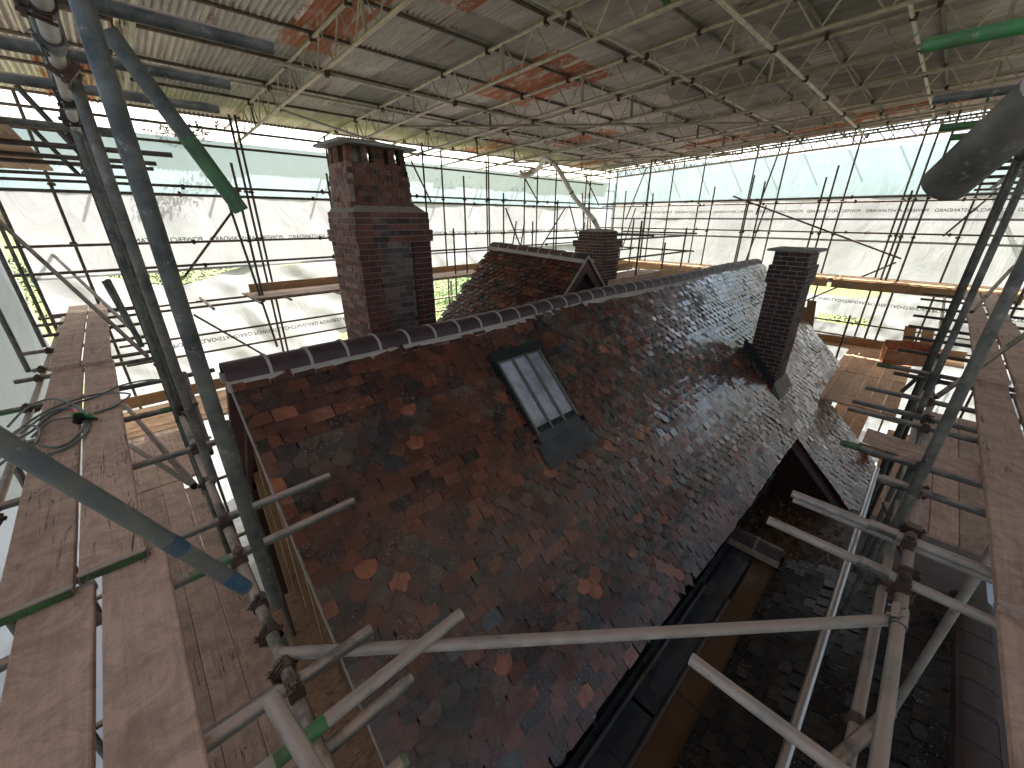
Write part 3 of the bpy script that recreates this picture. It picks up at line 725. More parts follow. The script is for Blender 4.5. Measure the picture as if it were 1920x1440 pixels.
for s in (-1, 1):
    obj('verge_mortar', MB().prism([(gx+s*.0, 4.635, gz+.02), (gx+s*.75, 4.635, gz+.02-.75*k_), (gx+s*1.9, 4.635, gz+.02-1.9*k_), (gx+s*1.9, 4.635, gz-.02-1.9*k_), (gx+s*.0, 4.635, gz-.03)], (0, .03, 0)).mesh('verge_mortar'), 'lime_render', wing)
ridge_run(wing, Vector((gx, 4.63, gz+.03)), Vector((0, 1, 0)), 9, .305, .13, .11, 'ridge_clay_red', None, rise=.0125)
obj('right_slope', MB().prism([(gx+.05, 4.66, gz-.04), (gx+2.2, 4.66, gz-.02-2.2*k_), (gx+2.2, 4.66, gz-.08-2.2*k_), (gx+.05, 4.66, gz-.1)], (0, 2.7, 0)).mesh('right_slope'), 'ridge_clay_red', wing)
# small stack behind with the flue duct
c3 = empty('brick_chimney', (9.6, 7, -3), 'short brick chimney with white pointing beside the small gable', 'chimney')
Q = Pieces()
cx, cy = 8.95, 5.95
block(Q, cx, cx+.72, cy, cy+.9, -3.0, 31, RB+DK, RB+DK, 'lime_render', c3, bond=0)
block(Q, cx-.05, cx+.77, cy-.05, cy+.95, -.68, 2, RB+DK, RB+DK, 'lime_render', c3, bond=0)
block(Q, cx+.05, cx+.66, cy+.06, cy+.84, -.53, 3, RB+DK, RB+DK, 'lime_render', c3, bond=1)
Q.finish(c3, 'brick', 'brick', 300, lambda p: p.z > -2 and (p.x < cx+.06 or p.y < cy+.06))
b = MB(); b.v = [Vector((cx+.05, cy+.06, -.305)), Vector((cx+.66, cy+.06, -.305)), Vector((cx+.66, cy+.84, -.305)), Vector((cx+.05, cy+.84, -.305)), Vector((cx+.2, cy+.25, -.25)), Vector((cx+.5, cy+.25, -.25)), Vector((cx+.5, cy+.6, -.25)), Vector((cx+.2, cy+.6, -.25))]
b.f = [(3, 2, 1, 0), (4, 5, 6, 7)] + [(i, (i+1) % 4, 4+(i+1) % 4, 4+i) for i in range(4)]
obj('flaunching', b.mesh('flaunching'), 'lime_render', c3)
p_top = Vector((cx+.36, cy+.45, -.27))
K = [p_top]
for (u, v, y) in ((1113, 412, 6.5), (1100, 397, 6.7), (1078, 372, 7.0), (1060, 340, 7.2), (1047, 318, 7.4), (1034, 303, 7.6), (1022, 297, 7.8), (1010, 315, 8.2), (998, 325, 8.5)):
    K.append(at(u, v, y=y))
pts = catmull(K, 9)
duct = obj('flue_duct', autosmooth(sweep(pts, lambda i: .058+.004*math.sin(i*2.1), 14).mesh('flue_duct')), 'duct_foil')
props(duct, 'insulated foil flue duct curving up from the small stack to the tin roof', 'flue duct')
for i in (8, 30, 52):
    p = pts[i]; d = (pts[i+1]-pts[i-1]).normalized()
    obj('strap', MB().pipe(p-d*.012, p+d*.012, .070, 14, hollow=.008).mesh('strap'), 'rusty_fitting', duct)
rb = obj('duct_cowl', autosmooth(sweep([pts[-1]+Vector((.0, .0, .03)), pts[-1]+Vector((-.12, .08, -.05)), pts[-1]+Vector((-.32, .15, -.06))], lambda i: (.06, .085, .075)[i], 12).mesh('duct_cowl')), 'duct_foil', duct)

# ---------------------------------------------------------------- lead flat and lower roof
flat = empty('lead_flat_roof', (2.5, .7, -4.1), 'wet lead flat roof with rolls below the eaves', 'flat roof')
ZL = -4.15; RA, RB_ = .60, .875
xs = [.3, 1.05, 1.9, 2.75, 3.6, 5.12]
for i in range(5):
    b = MB(); N = 8
    x0, x1 = xs[i]+.004, xs[i+1]-.004; dz = .012*(i % 2)
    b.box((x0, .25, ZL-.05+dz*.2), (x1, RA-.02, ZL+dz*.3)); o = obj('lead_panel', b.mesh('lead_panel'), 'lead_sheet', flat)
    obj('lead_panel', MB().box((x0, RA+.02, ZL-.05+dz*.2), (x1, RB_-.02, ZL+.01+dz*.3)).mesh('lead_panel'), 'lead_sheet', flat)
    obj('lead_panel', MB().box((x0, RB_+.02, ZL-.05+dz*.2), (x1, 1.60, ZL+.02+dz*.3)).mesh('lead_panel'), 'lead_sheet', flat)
for y in (RA, RB_):
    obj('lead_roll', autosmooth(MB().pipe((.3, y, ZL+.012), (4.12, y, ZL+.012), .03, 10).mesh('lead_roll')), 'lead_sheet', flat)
for k, (x, y0_, y1_) in enumerate(((1.9, .27, .56), (3.15, .27, .57), (2.4, .63, .84))):
    obj('lead_lap', MB().box((x-.02, y0_, ZL+.004), (x+.01, y1_, ZL+.010)).mesh('lead_lap'), 'lead_apron', flat)
obj('fillet', MB().prism([(.3, 1.60, ZL+.02), (.3, 1.60, ZL+.16), (.3, 1.46, ZL+.03)], (4.7, 0, 0)).mesh('fillet'), 'old_mortar', flat)
low = empty('lower_tiled_roof', (2.8, -.4, -4), 'lower dark tiled roof rising from the lead flat towards the boards', 'roof')
PLo = Pieces(); up_o = Vector((.3, -1.19, -3.58))
LD = Vector((0, 1.47, -.56)).normalized(); LN = Vector((0, .56, 1.47)).normalized()
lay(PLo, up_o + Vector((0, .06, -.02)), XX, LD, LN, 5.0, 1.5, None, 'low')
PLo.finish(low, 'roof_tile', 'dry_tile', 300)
obj('roof_deck', MB().prism([(.3, -1.19, -3.60), (.3, .29, -4.165), (.3, .25, -4.35), (.3, -1.19, -3.9), (.3, -2.6, -4.35)], (5.05, 0, 0)).mesh('roof_deck'), 'black_flashing', low)
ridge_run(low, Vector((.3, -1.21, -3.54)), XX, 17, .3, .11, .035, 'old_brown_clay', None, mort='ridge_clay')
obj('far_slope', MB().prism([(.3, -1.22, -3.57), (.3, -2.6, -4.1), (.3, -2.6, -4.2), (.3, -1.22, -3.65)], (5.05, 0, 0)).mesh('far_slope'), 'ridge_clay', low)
# little capped parapet at the end of the flat
par = empty('capped_parapet', (5.22, .9, -4.4), 'low parapet capped with ridge tiles at the end of the lead flat', 'parapet')
obj('wall', MB().box((5.13, .42, -7), (5.31, 1.6, -4.10)).mesh('wall'), 'dark_brick_wall', par)
ridge_run(par, Vector((5.22, .33, -3.98)), Vector((0, 1, 0)), 4, .305, .13, .10, 'ridge_clay', None, mort='brown_mortar')
# leaf-littered valley below the cheek wall
val = empty('valley_floor', (6.5, .4, -5.2), 'rust brown leaf litter on the low roof in the dark corner', 'low roof')
obj('deck', MB().prism([(5.32, 1.6, -4.82), (5.32, -1.6, -4.35), (5.32, -1.6, -4.5), (5.32, 1.6, -4.97)], (2.62, 0, 0)).mesh('deck'), 'ridge_clay', val)
b = MB()
for k in range(1500):
    x, y = random.gauss(6.4, .6), random.gauss(.5, .35)
    if not (5.1 < x < 7.9 and -1 < y < 1.08): continue
    z = -4.75+(1.1-y)*.148+.01+random.random()*.03; a = random.uniform(0, 6.28); s = random.uniform(.02, .045)
    b.quad((x, y, z), (x+s*math.cos(a), y+s*math.sin(a), z+.01), (x+s*math.cos(a+1)*1.3, y+s*math.sin(a+1)*1.3, z+.015), (x+s*math.cos(a+1.9), y+s*math.sin(a+1.9), z))
o = obj('dead_leaves', b.mesh('dead_leaves'), 'insulation', val); o['kind'] = 'stuff'

# ================================================================ TIN COVER
RZ = lambda y: 1.95 + .05*(10.6-y)          # top chord of the beams
can = empty('tin_roof', (7.5, 4, 2.4), 'corrugated tin sheets forming the temporary roof cover', 'temporary roof')
def tin_sheet_mesh(L, waves=11, pitch=.0762, amp=.018, seg=6):
    b = MB(); n = waves*seg
    for yy in (0, L*.5, L):
        for i in range(n+1): b.v.append(Vector((i*pitch/seg, yy, amp*math.cos(2*math.pi*i/seg))))
    for r_ in range(2):
        for i in range(n): a = r_*(n+1)+i; b.f.append((a, a+1, a+n+2, a+n+1))
    return autosmooth(b.mesh('corrugated_sheet'))
SHEET = tin_sheet_mesh(2.5); SHEET.materials.append(MATS['corrugated_tin'])
slope_ang = -math.atan(.05)
for j, y in enumerate((9.2, 6.9, 4.6, 2.3, 0, -2.3, -4.3)):
    for i in range(23):
        x = -1.7 + i*.80
        z = RZ(y) + .085 + (.016 if i % 2 else 0) + .0*(j)
        M = Matrix.Translation((x+random.uniform(-.008, .008), y+random.uniform(-.05, .05), z + random.uniform(0, .006))) @ Matrix.Rotation(slope_ang - rad(.55), 4, 'X')
        obj('corrugated_sheet', SHEET, None, can, M)
# purlins
n_p = 0
for k in range(14):
    y = 10.95 - k*1.12 + (.55 if k == 0 else 0)
    tube((-1.8, y, RZ(y)+.048), (17.6, y, RZ(y)+.048), f'dark purlin tube under the tin, {nth(k)} in from the far left sheeting', 'purlin_tube', 'purlin', 'dark_steel', 'purlins carrying the tin roof', seg=8)
# lattice beams
def beam_brace(p0, p1, r, mat): return MB().pipe(p0, p1, r, 6).mesh('brace')
BX = [-1.0, .75, 2.62, 4.66, 6.5, 8.1, 9.55, 11.2, 12.9, 14.4, 15.85]
D = .40
pitch_b = .60
BV = {}
Ltot = 15.6
def chord_mesh(): 
    return tube_mesh(Ltot, R, 10)
CH = chord_mesh(); CH.materials.append(MATS['pale_steel'])
ang = math.atan(.05)
brM = {}
def br(kind):
    if kind not in brM:
        if kind == 'post': me = MB().box((-.012, -.02, -D), (.012, .02, 0)).mesh('brace')
        elif kind == 'a': me = MB().pipe((0, 0, 0), (0, pitch_b/2-.04, -D), .011, 6).mesh('brace')
        else: me = MB().pipe((0, 0, -D), (0, pitch_b/2-.04, 0), .011, 6).mesh('brace')
        me.materials.append(MATS['pale_steel']); brM[kind] = me
    return brM[kind]
GREENB = {k: None for k in range(3)}
for i, x in enumerate(BX):
    yA = 12.15
    base = Matrix.Translation((x, yA, RZ(yA))) @ Matrix.Rotation(math.pi-0, 4, 'Z') @ Matrix.Rotation(ang, 4, 'X')   # local +Y runs towards the camera side, rising
    t = bpy.data.objects.new('lattice_beam', None); C.objects.link(t); t.matrix_basis = base; t.empty_display_size = .1
    props(t, f'pale lattice beam under the tin roof, {nth(i)} from the left edge', 'lattice beam', 'lattice beams spanning under the tin roof')
    for dz in (0, -D):
        M = base @ Matrix.Translation((0, 0 if dz == 0 else .55, dz)) @ Matrix.Rotation(-math.pi/2, 4, 'X')
        obj('top_chord' if dz == 0 else 'bottom_chord', CH, None, t, M)
    for k in range(24):
        y = .55 + k*pitch_b
        a = obj('brace', br('a'), None, t, base @ Matrix.Translation((0, y, 0)))
        b2 = obj('brace', br('b'), None, t, base @ Matrix.Translation((0, y+pitch_b/2, 0)))
        if k % 4 == 2: 
            pm = obj('post', br('post'), None, t, base @ Matrix.Translation((0, y+pitch_b-.03, 0)))
            if random.random() < .3: pm.material_slots[0].link = 'OBJECT'; pm.material_slots[0].material = MATS['green_paint'] if random.random() < .7 else MATS['blue_paint']
    for k in range(12):   # clamps to the purlins
        y = yA - .15 - 1.12*k
        kk = bpy.data.objects.new('coupler', COUP); C.objects.link(kk); kk.parent = t
        kk.matrix_basis = base.inverted() @ Matrix.Translation((x, 10.95-1.12*k, RZ(10.95-1.12*k)-.0)) @ Matrix.Rotation(math.pi/2, 4, 'X') @ Matrix.Rotation(math.pi, 4, 'Z')
# wind braces running along under the beams
for k, (y, dz, xa, xb) in enumerate(((1.1, -.06, .5, 15.9), (2.15, -D-.05, 2.5, 14.5), (3.9, -.06, .5, 15.9), (6.2, -D-.05, 2, 13), (8.6, -.06, .5, 15.9), (-.4, -D-.05, 4, 15.9))):
    z = RZ(y)+dz
    tube((xa, y, z), (xb, y, z), f'long pale bracing tube clamped under the lattice beams, {nth(k)} of its set', 'bracing_tube', 'scaffold tube', 'pale_steel', 'bracing tubes along under the beams', seg=10,
         coup=[(bx-xa, 90) for bx in BX if xa+.2 < bx < xb])
# diagonal braces in plan
for k, (a, b_) in enumerate((((2.62, 8.2, 1.62), (6.5, 10.3, 1.5)), ((4.66, 8.0, 1.62), (11.2, 3.0, 1.9)), ((9.5, 9.8, 1.55), (14.4, 5.0, 1.8)))):
    tube(a, b_, f'slanting brace tube below the beams, {nth(k)} from the left', 'bracing_tube', 'scaffold tube', 'pale_steel', 'slanting brace tubes', seg=10)
# end ladder beam on the right sheeted side
lb = empty('ladder_beam', (15.95, 11, 1.6), 'thin ladder beam along the head of the right sheeted side', 'lattice beam')
def yline(y, off): return Vector((15.95, y, RZ(y)+off))
for off in (-.10, -.40): obj('chord', autosmooth(MB().pipe(yline(10.8, off), yline(-3, off), R, 8).mesh('chord')), 'dark_steel', lb)
for k in range(23):
    y = 10.6-k*.6
    obj('brace', MB().pipe(yline(y, -.10), yline(y-.28, -.40), .013, 6).mesh('brace'), 'dark_steel', lb); obj('brace', MB().pipe(yline(y-.30, -.40), yline(y-.58, -.10), .013, 6).mesh('brace'), 'dark_steel', lb)

# ================================================================ SHEETED SIDES
def sheet(name, p0, ud, L, zt, zb, mat, label, fold=.04, nx=110, nz=40, seed=0, droop=None, hole=None, parent=None):
    b = MB(); out = Vector((0, 0, 1)).cross(ud)
    for j in range(nz+1):
        for i in range(nx+1):
            s = L*i/nx; t = j/nz; top = zt + (droop(s) if droop else 0); z = top + (zb-top)*t
            d = fold*(mnoise(Vector((s*.55+seed, z*.45, seed))) + .35*mnoise(Vector((s*1.9+z*1.3, z*.7-s*.4, seed+5))) + .12*mnoise(Vector((s*6+seed, z*4, 9))))
            b.v.append(p0 + ud*s + out*d + Vector((0, 0, z)))
    for j in range(nz):
        for i in range(nx):
            s = L*(i+.5)/nx; z = b.v[j*(nx+1)+i].z
            if hole and hole(s, z): continue
            a = j*(nx+1)+i; b.f.append((a, a+1, a+nx+2, a+nx+1))
    o = obj(name, b.mesh(name, True), mat, parent); 
    if label: props(o, label, 'scaffold sheeting', 'sheeting hung round the scaffold')
    return o
YS, XS = 11.0, 16.95
sa1 = sheet('scaffold_sheet', Vector((-1.1, YS, 0)), XX, 18.1, 1.44, .40, 'clear_sheeting', 'clear bluish sheeting strip at the top of the far left side', .05, seed=1, nz=14)
sa2 = sheet('scaffold_sheet', Vector((-1.1, YS-.03, 0)), XX, 18.1, .44, -1.02, 'white_sheeting', 'white printed sheeting in the middle of the far left side', .07, seed=2, nz=24)
def droopA(s): return .03 - .34*math.exp(-((s-1.9)/.85)**2) - .10*math.exp(-((s-4.3)/.6)**2)
sa3 = sheet('scaffold_sheet', Vector((-1.1, YS+.03, 0)), XX, 18.1, -1.02, -6.9, 'white_sheeting', 'white sagging sheeting low on the far left side', .34, seed=3, droop=droopA, nx=150, nz=70,
            hole=lambda s, z: (8.1 < s < 10.4 and z < -1.62) or (5.0 < s < 5.45 and -3.1 < z < -2.9))
sb1 = sheet('scaffold_sheet', Vector((XS, YS, 0)), Vector((0, -1, 0)), 14.5, 1.95, .60, 'clear_sheeting', 'clear bluish sheeting strip at the top of the right side', .05, seed=4, nz=16)
sb2 = sheet('scaffold_sheet', Vector((XS-.03, YS, 0)), Vector((0, -1, 0)), 14.5, .66, -.02, 'white_sheeting', 'white printed sheeting strip at head height on the right side', .05, seed=5, nz=12)
sb3 = sheet('scaffold_sheet', Vector((XS, YS, 0)), Vector((0, -1, 0)), 14.5, .0, -1.95, 'white_sheeting', 'plain white sheeting below the handrail on the right side', .08, seed=6, nz=26)
sb4 = sheet('scaffold_sheet', Vector((XS+.04, YS, 0)), Vector((0, -1, 0)), 14.5, -2.0, -6.9, 'white_sheeting', 'white loose sheeting with lettering low on the right side', .36, seed=7, nx=150, nz=70,
            hole=lambda s, z: (8.0 < s < 10.4-(-2.0-z)*2.2 and z > -2.34) or (8.6 < s < 10.0 and -3.20 < z < -2.98))
sc = sheet('scaffold_sheet', Vector((-1.28, 11.0, 0)), Vector((0, -1, 0)), 13.3, .6, -6.9, 'white_sheeting', 'white sheeting close by the left walkway', .12, seed=8, nz=60)  # end behind the camera lengthened to hold back sky light
sd = sheet('scaffold_sheet', Vector((-1.28, -2.3, 0)), XX, 18.2, 1.0, -6.9, 'white_sheeting', 'unseen white sheeting added behind us to cut the grey sky light', .12, seed=11, nz=50)  # unseen side, added to hold back grey sky light and warm the interior
# hems, taped edges
for z, par_ in ((.43, sa2), (-1.0, sa2)):
    obj('hem', MB().box((-1.1, YS-.045, z-.05), (17, YS-.04, z+.0)).mesh('hem'), 'white_sheeting', par_)
for z, par_ in ((.63, sb2), (.0, sb2), (-.62, sb3), (-1.9, sb3)):
    obj('hem', MB().box((XS-.085, -3.5, z-.03), (XS-.08, 11, z+.03)).mesh('hem'), 'white_sheeting', par_)
LET = {}
def lettering(parent, p, xdir, zdir, size, text='POWERCLAD\u2022STANDARD'):
    cu = bpy.data.curves.new('printed_lettering', 'FONT'); cu.body = text; cu.size = size; cu.align_x = 'LEFT'; cu.extrude = .0005; cu.offset = size*.012
    if text not in LET:
        tmp = bpy.data.objects.new('tmp', cu); C.objects.link(tmp); bpy.context.view_layer.update()
        me = bpy.data.meshes.new_from_object(tmp.evaluated_get(bpy.context.evaluated_depsgraph_get())); bpy.data.objects.remove(tmp)
        me.name = 'printed_lettering'; me.materials.clear(); me.materials.append(MATS['ink']); LET[text] = (me, size)
    me, s0 = LET[text]; k = size/s0
    o = bpy.data.objects.new('printed_lettering', me); C.objects.link(o)
    n = xdir.cross(zdir)
    o.parent = parent
    o.matrix_basis = Matrix.Translation(p) @ Matrix(((xdir.x, zdir.x, n.x), (xdir.y, zdir.y, n.y), (xdir.z, zdir.z, n.z))).to_4x4() @ Matrix.Scale(k, 4)
    # underline strip
    return o
UP = Vector((0, 0, 1))
# printed on the outside, so it reads mirrored from in here
for k in range(9): lettering(sb2, Vector((XS-.11, 9.6-1.5*(k+1)+.1*0, .20)), Vector((0, 1, 0)), UP, .118)
for k in range(10): lettering(sa2, Vector((-.1+1.55*(k+1), YS-.09, -.47)), Vector((-1, 0, 0)), UP, .122)
for k in range(6): lettering(sb4, Vector((XS-.12, 2.9-1.45*(k+1), -2.28)), Vector((0, 1, 0)), -UP*1.0, .15) if 0 else lettering(sb4, Vector((XS-.26, 2.62-1.45*k, -2.40)), Vector((0, -1, 0)), -UP, .125)
for k in range(6): lettering(sa3, Vector((.4+1.5*k, YS-.28, -2.48)), Vector((1, 0, 0)), -UP, .125)

# ================================================================ PERIMETER SCAFFOLD
def std(x, y, z0, z1, label, group, mat='dark_steel', coup=(), seg=8, lean=0):
    return tube((x, y, z0), (x+lean, y, z1), label, 'scaffold_standard', 'scaffold upright', mat, group, coup=[c-z0 for c in coup if z0 < c < z1], seg=seg)
LA = 'uprights along the far left sheeting'
LV = (.5, -.44, -1.62, -3.55)
yi, yo = 9.95, 10.72
for k, (u, inner, ztop, zbot) in enumerate(((466, 0, 1.9, -7), (456, 0, 1.9, -7), (620, 0, 1.75, -7), (795, 1, 1.75, -7), (829, 0, 1.75, -7), (912, 0, 1.7, -7), (916, 1, 1.75, -1.7), (984, 0, 1.7, -7), (1008, 0, 1.6, -7), (1043, 1, 1.7, -7), (1100, 0, 1.6, -7), (1108, 1, 1.6, -7))):
    y = yi if inner else yo; x = at(u, 333, y=y).x
    std(x, y, zbot, ztop, f'tall dark upright against the far left sheeting, {nth(k)} from the left corner', LA, coup=LV)
for k, (u, v) in enumerate(((433, 305), (612, 325), (869, 330), (944, 362), (850, 428), (1046, 375), (999, 415))):
    p = at(u, v, y=yi); std(p.x, yi, -1.7 if k not in (4,) else -2.6, p.z, f'short guardrail post on the far left walkway, {nth(k)} along', 'short posts on the far left walkway', coup=(.48, -.45))
for k, u in enumerate((90, 262)): 
    x = at(u, 333, y=yo).x; std(x, yo, -7, 1.8, f'dark upright near the far left corner, {nth(k)} of two', LA, coup=LV)
for k, (y, z, z2) in enumerate(((yi+.05, .52, 'upper guardrail tube'), (yo-.05, .40, 'outer tube at guardrail height'), (yo-.05, -.47, 'mid height tube'), (yi+.05, -.86, 'lower guardrail tube'), (yo-.05, -1.66, 'tube under the walkway'), (yi+.05, -1.66, 'inner tube under the walkway'), (yo-.05, -2.36, 'tube below the lettering'), (yo-.05, -2.75, 'low rail tube'), (yo-.05, 1.60, 'head rail tube'), (yo-.05, 1.30, 'lower head rail tube'), (yi, -3.55, 'tube under the lower walkway'))):
    tube((-1.25 if z > -1.7 else -.4, y, z), (15.6, y, z), f'{z2} running along the far left sheeting', 'scaffold_ledger', 'scaffold tube', 'dark_steel', seg=10, sleeves=(5.2+k*.37, 10.6+k*.23), coup=(2.5, 5, 7.4, 9.9, 12.6) if k < 4 else ())
# diagonals on the far left side
for k, (a, b_, y) in enumerate(((at(423, 365, y=yi), at(520, 650, y=yi), yi), (at(449, 378, y=yo), at(345, 520, y=yo), yo), (at(770, 300, y=yo), at(808, 378, y=yo), yo), (at(948, 390, y=yi), at(985, 485, y=yi), yi), (at(975, 318, y=yo), at(1010, 380, y=yo), yo), (at(1060, 390, y=yo), at(1010, 470, y=yo), yo), (at(1068, 385, y=yo), at(1090, 470, y=yo), yo), (at(1095, 325, y=yo), at(1123, 385, y=yo), yo), (at(363, 590, y=yo), at(520, 680, y=yo), yo))):
    tube(a, b_, f'slanting brace on the far left side, {nth(k)} along', 'scaffold_brace', 'scaffold tube', 'dark_steel', 'slanting braces of the far left side', seg=8)
# transoms poking in at walkway level on the far left
for k, (u, v) in enumerate(((395, 578), (480, 562), (535, 555), (625, 545), (690, 535))):
    p = at(u, v, y=9.75); tube((p.x, 9.35, -1.62), (p.x, 10.9, -1.62), f'short crossing tube at the far left walkway, {nth(k)} along', 'scaffold_transom', 'scaffold tube', 'dark_steel', 'crossing tubes of the far left walkway', seg=8)
def board(p0, p1, w, side, label, mat, group=None, t=.038, name='scaffold_board', cat='scaffold board', sagm=.0, nail=True):
    """board from p0 to p1 (centre line underside), side = unit vector across"""
    p0, p1, side = Vector(p0), Vector(p1), Vector(side); d = (p1-p0); L = d.length; d.normalize(); up = d.cross(side).normalized()
    if up.z < 0 and abs(up.z) > .3: up = -up
    b = MB(); N = max(2, int(L/.5)); tw = random.uniform(-.004, .004)
    prof = [(-w/2, 0), (w/2, 0), (w/2, t-.004), (w/2-.006, t), (-w/2+.006, t), (-w/2, t-.004)]
    for i in range(N+1):
        s = i/N; zz = sagm*math.sin(math.pi*s)
        for (a, h) in prof: b.v.append(p0 + d*(L*s) + side*(a+.004*mnoise(p0*3+d*s*L*1.3)) + up*(h + zz + tw*a*8*s))
    n = len(prof)
    for i in range(N):
        for k in range(n): j = (k+1) % n; b.f.append((i*n+k, i*n+j, (i+1)*n+j, (i+1)*n+k))
    b.f += [tuple(range(n))[::-1], tuple(range(N*n, N*n+n))]
    o = obj(name, b.mesh(name), mat); props(o, label, cat, group); return o
YY = Vector((0, 1, 0))
for k in range(4):
    y = 9.78+k*.235
    for j, (xa, xb) in enumerate(((1.9, 5.7), (5.75, 9.6), (9.65, 13.5))):
        board((xa, y, -1.595), (xb, y, -1.595), .225, YY, f'walkway board on the far left side, {nth(k)} row, {nth(j)} length from the corner', 'board_x', 'boards of the far left walkway')
for j, (xa, xb) in enumerate(((2.0, 5.8), (6.3, 9.4), (9.5, 13.3))):
    board((xa, 10.62 if j == 0 else 10.66, -1.50), (xb, 10.62 if j == 0 else 10.66, -1.50), .225, UP, f'upright toe board at the far left walkway, {nth(j)} from the corner', 'timber_x', 'toe boards of the far left walkway', name='toe_board', cat='toe board')
# ---- right sheeted side
LB_ = 'uprights along the right sheeting'
xi, xo = 15.3, 16.15
for k, (u, v, o_, zb_) in enumerate(((1142, 350, 1, -7), (1156, 350, 1, -7), (1217, 350, 1, -7), (1222, 300, 0, -7), (1259, 350, 1, -7), (1315, 350, 1, -7), (1407, 350, 1, -7), (1462, 350, 1, -7), (1588, 350, 1, -7), (1725, 345, 1, -7), (1750, 345, 0, -7), (1677, 480, 0, -7), (1655, 480, 1, -7), (1808, 420, 1, -7))):
    x = xo if o_ else xi; y = at(u, v, x=x).y
    std(x, y, zb_, RZ(y)-.06 if k != 11 else -.35, f'tall dark upright at the right sheeting, {nth(k)} from the far corner', LB_, coup=LV)
for k, (u, v) in enumerate(((1174, 358), (1225, 362), (1341, 350), (1415, 328), (1435, 340), (1550, 332), (1573, 310), (1711, 357))):
    p = at(u, v, x=xi); std(xi, p.y, -1.7, p.z, f'short guardrail post on the right walkway, {nth(k)} from the far corner', 'short posts on the right walkway', coup=(.5, -.4))
for k, (x, z, n_) in enumerate(((xi+.05, .56, 'upper guardrail tube'), (xo-.05, .47, 'outer tube at guardrail height'), (xo-.05, -.37, 'mid height tube'), (xi+.05, -1.68, 'inner tube under the walkway'), (xo-.05, -1.75, 'outer tube under the walkway'), (xo-.05, -3.0, 'low guardrail tube'), (xo-.05, -3.42, 'lowest rail tube'))):
    tube((x, 11, z), (x, -3.3, z), f'{n_} running along the right sheeting', 'scaffold_ledger', 'scaffold tube', 'dark_steel', seg=10, sleeves=(4.1+k*.31, 9.3), coup=(2, 4.3, 6.4, 8.8, 11) if k < 3 else ())
for k, (a, b_) in enumerate(((at(1212, 315, x=xo), at(1173, 412, x=xo)), (at(1467, 267, x=xo), at(1417, 403, x=xo)), (at(1437, 385, x=xo), at(1398, 490, x=xo)), (at(1192, 390, x=xo), at(1165, 470, x=xo)), (at(1375, 368, x=xi), at(1690, 485, x=xi)), (at(1680, 492, x=xo), at(1500, 568, x=xo)), (at(1925, 310, x=xo), at(1768, 443, x=xo)))):
    tube(a, b_, f'slanting brace on the right side, {nth(k)} along', 'scaffold_brace', 'scaffold tube', 'dark_steel', 'slanting braces of the right side', seg=8)
for k in range(4):
    x = 15.05+k*.235
    for j, (ya, yb) in enumerate(((9.4, 5.8), (5.7, 2.0), (1.95, -1.7))):
        board((x, ya, -1.61), (x, yb, -1.61), .225, XX, f'walkway board on the right side, {nth(k)} row, {nth(j)} length from the far corner', 'deck_y', 'boards of the right walkway')
for j, (ya, yb) in enumerate(((9.4, 5.9), (5.8, 2.1), (2.0, -1.6))):
    board((14.92, ya, -1.72), (14.92, yb, -1.72), .225, UP, f'orange lit board on edge below the right walkway, {nth(j)} from the far corner', 'timber_y', 'boards on edge below the right walkway', name='toe_board', cat='toe board')

# ================================================================ NEAR LEFT WALKWAY
ZB = -1.57   # underside of the walkway boards
def hoops(o, p0, p1, w, side, t=.038):
    p0, p1, side = Vector(p0), Vector(p1), Vector(side); d = (p1-p0).normalized(); up = Vector((0, 0, 1))
    for q, sg in ((p0, 1), (p1, -1)):
        m = MB(); a = q + d*sg*(-.0015); b_ = q + d*sg*.028
        for (u0, u1, h0, h1) in ((-w/2-.0025, w/2+.0025, t+.0012, t+.0030), (-w/2-.004, -w/2-.0022, 0, t+.003), (w/2+.0022, w/2+.004, 0, t+.003)):
            pts = [a+side*u0+up*h0, b_+side*u0+up*h0, b_+side*u1+up*h0, a+side*u1+up*h0]
            m.prism(pts, up*(h1-h0))
        obj('end_hoop', m.mesh('end_hoop'), 'pale_steel', o)
    return o
def Lb(x, ya, yb, label, dz=0, sk=0): return hoops(board((x, ya, ZB+dz), (x+sk, yb, ZB+dz), .228, XX, label, 'board_y', 'boards of the left walkway'), (x, ya, ZB+dz), (x+sk, yb, ZB+dz), .228, XX)
Lb(-.632, 2.22, 6.2, 'outer walkway board on the left with the hose lying across it', .04, -.045)
Lb(-.385, 2.28, 6.15, 'inner walkway board on the left with the hose lying across it', .04, -.045)
Lb(-.69, 6.1, 10.35, 'far outer board of the left walkway, reaching the far sheeting', .078)
Lb(-.442, 6.05, 10.3, 'far inner board of the left walkway, reaching the far sheeting', .078)
Lb(-.575, -1.4, 2.27, 'near walkway board on the left lying under a green edged board end', 0)
Lb(-.325, -1.5, 2.36, 'near walkway board with a long crack in the bottom corner', .0, .005)
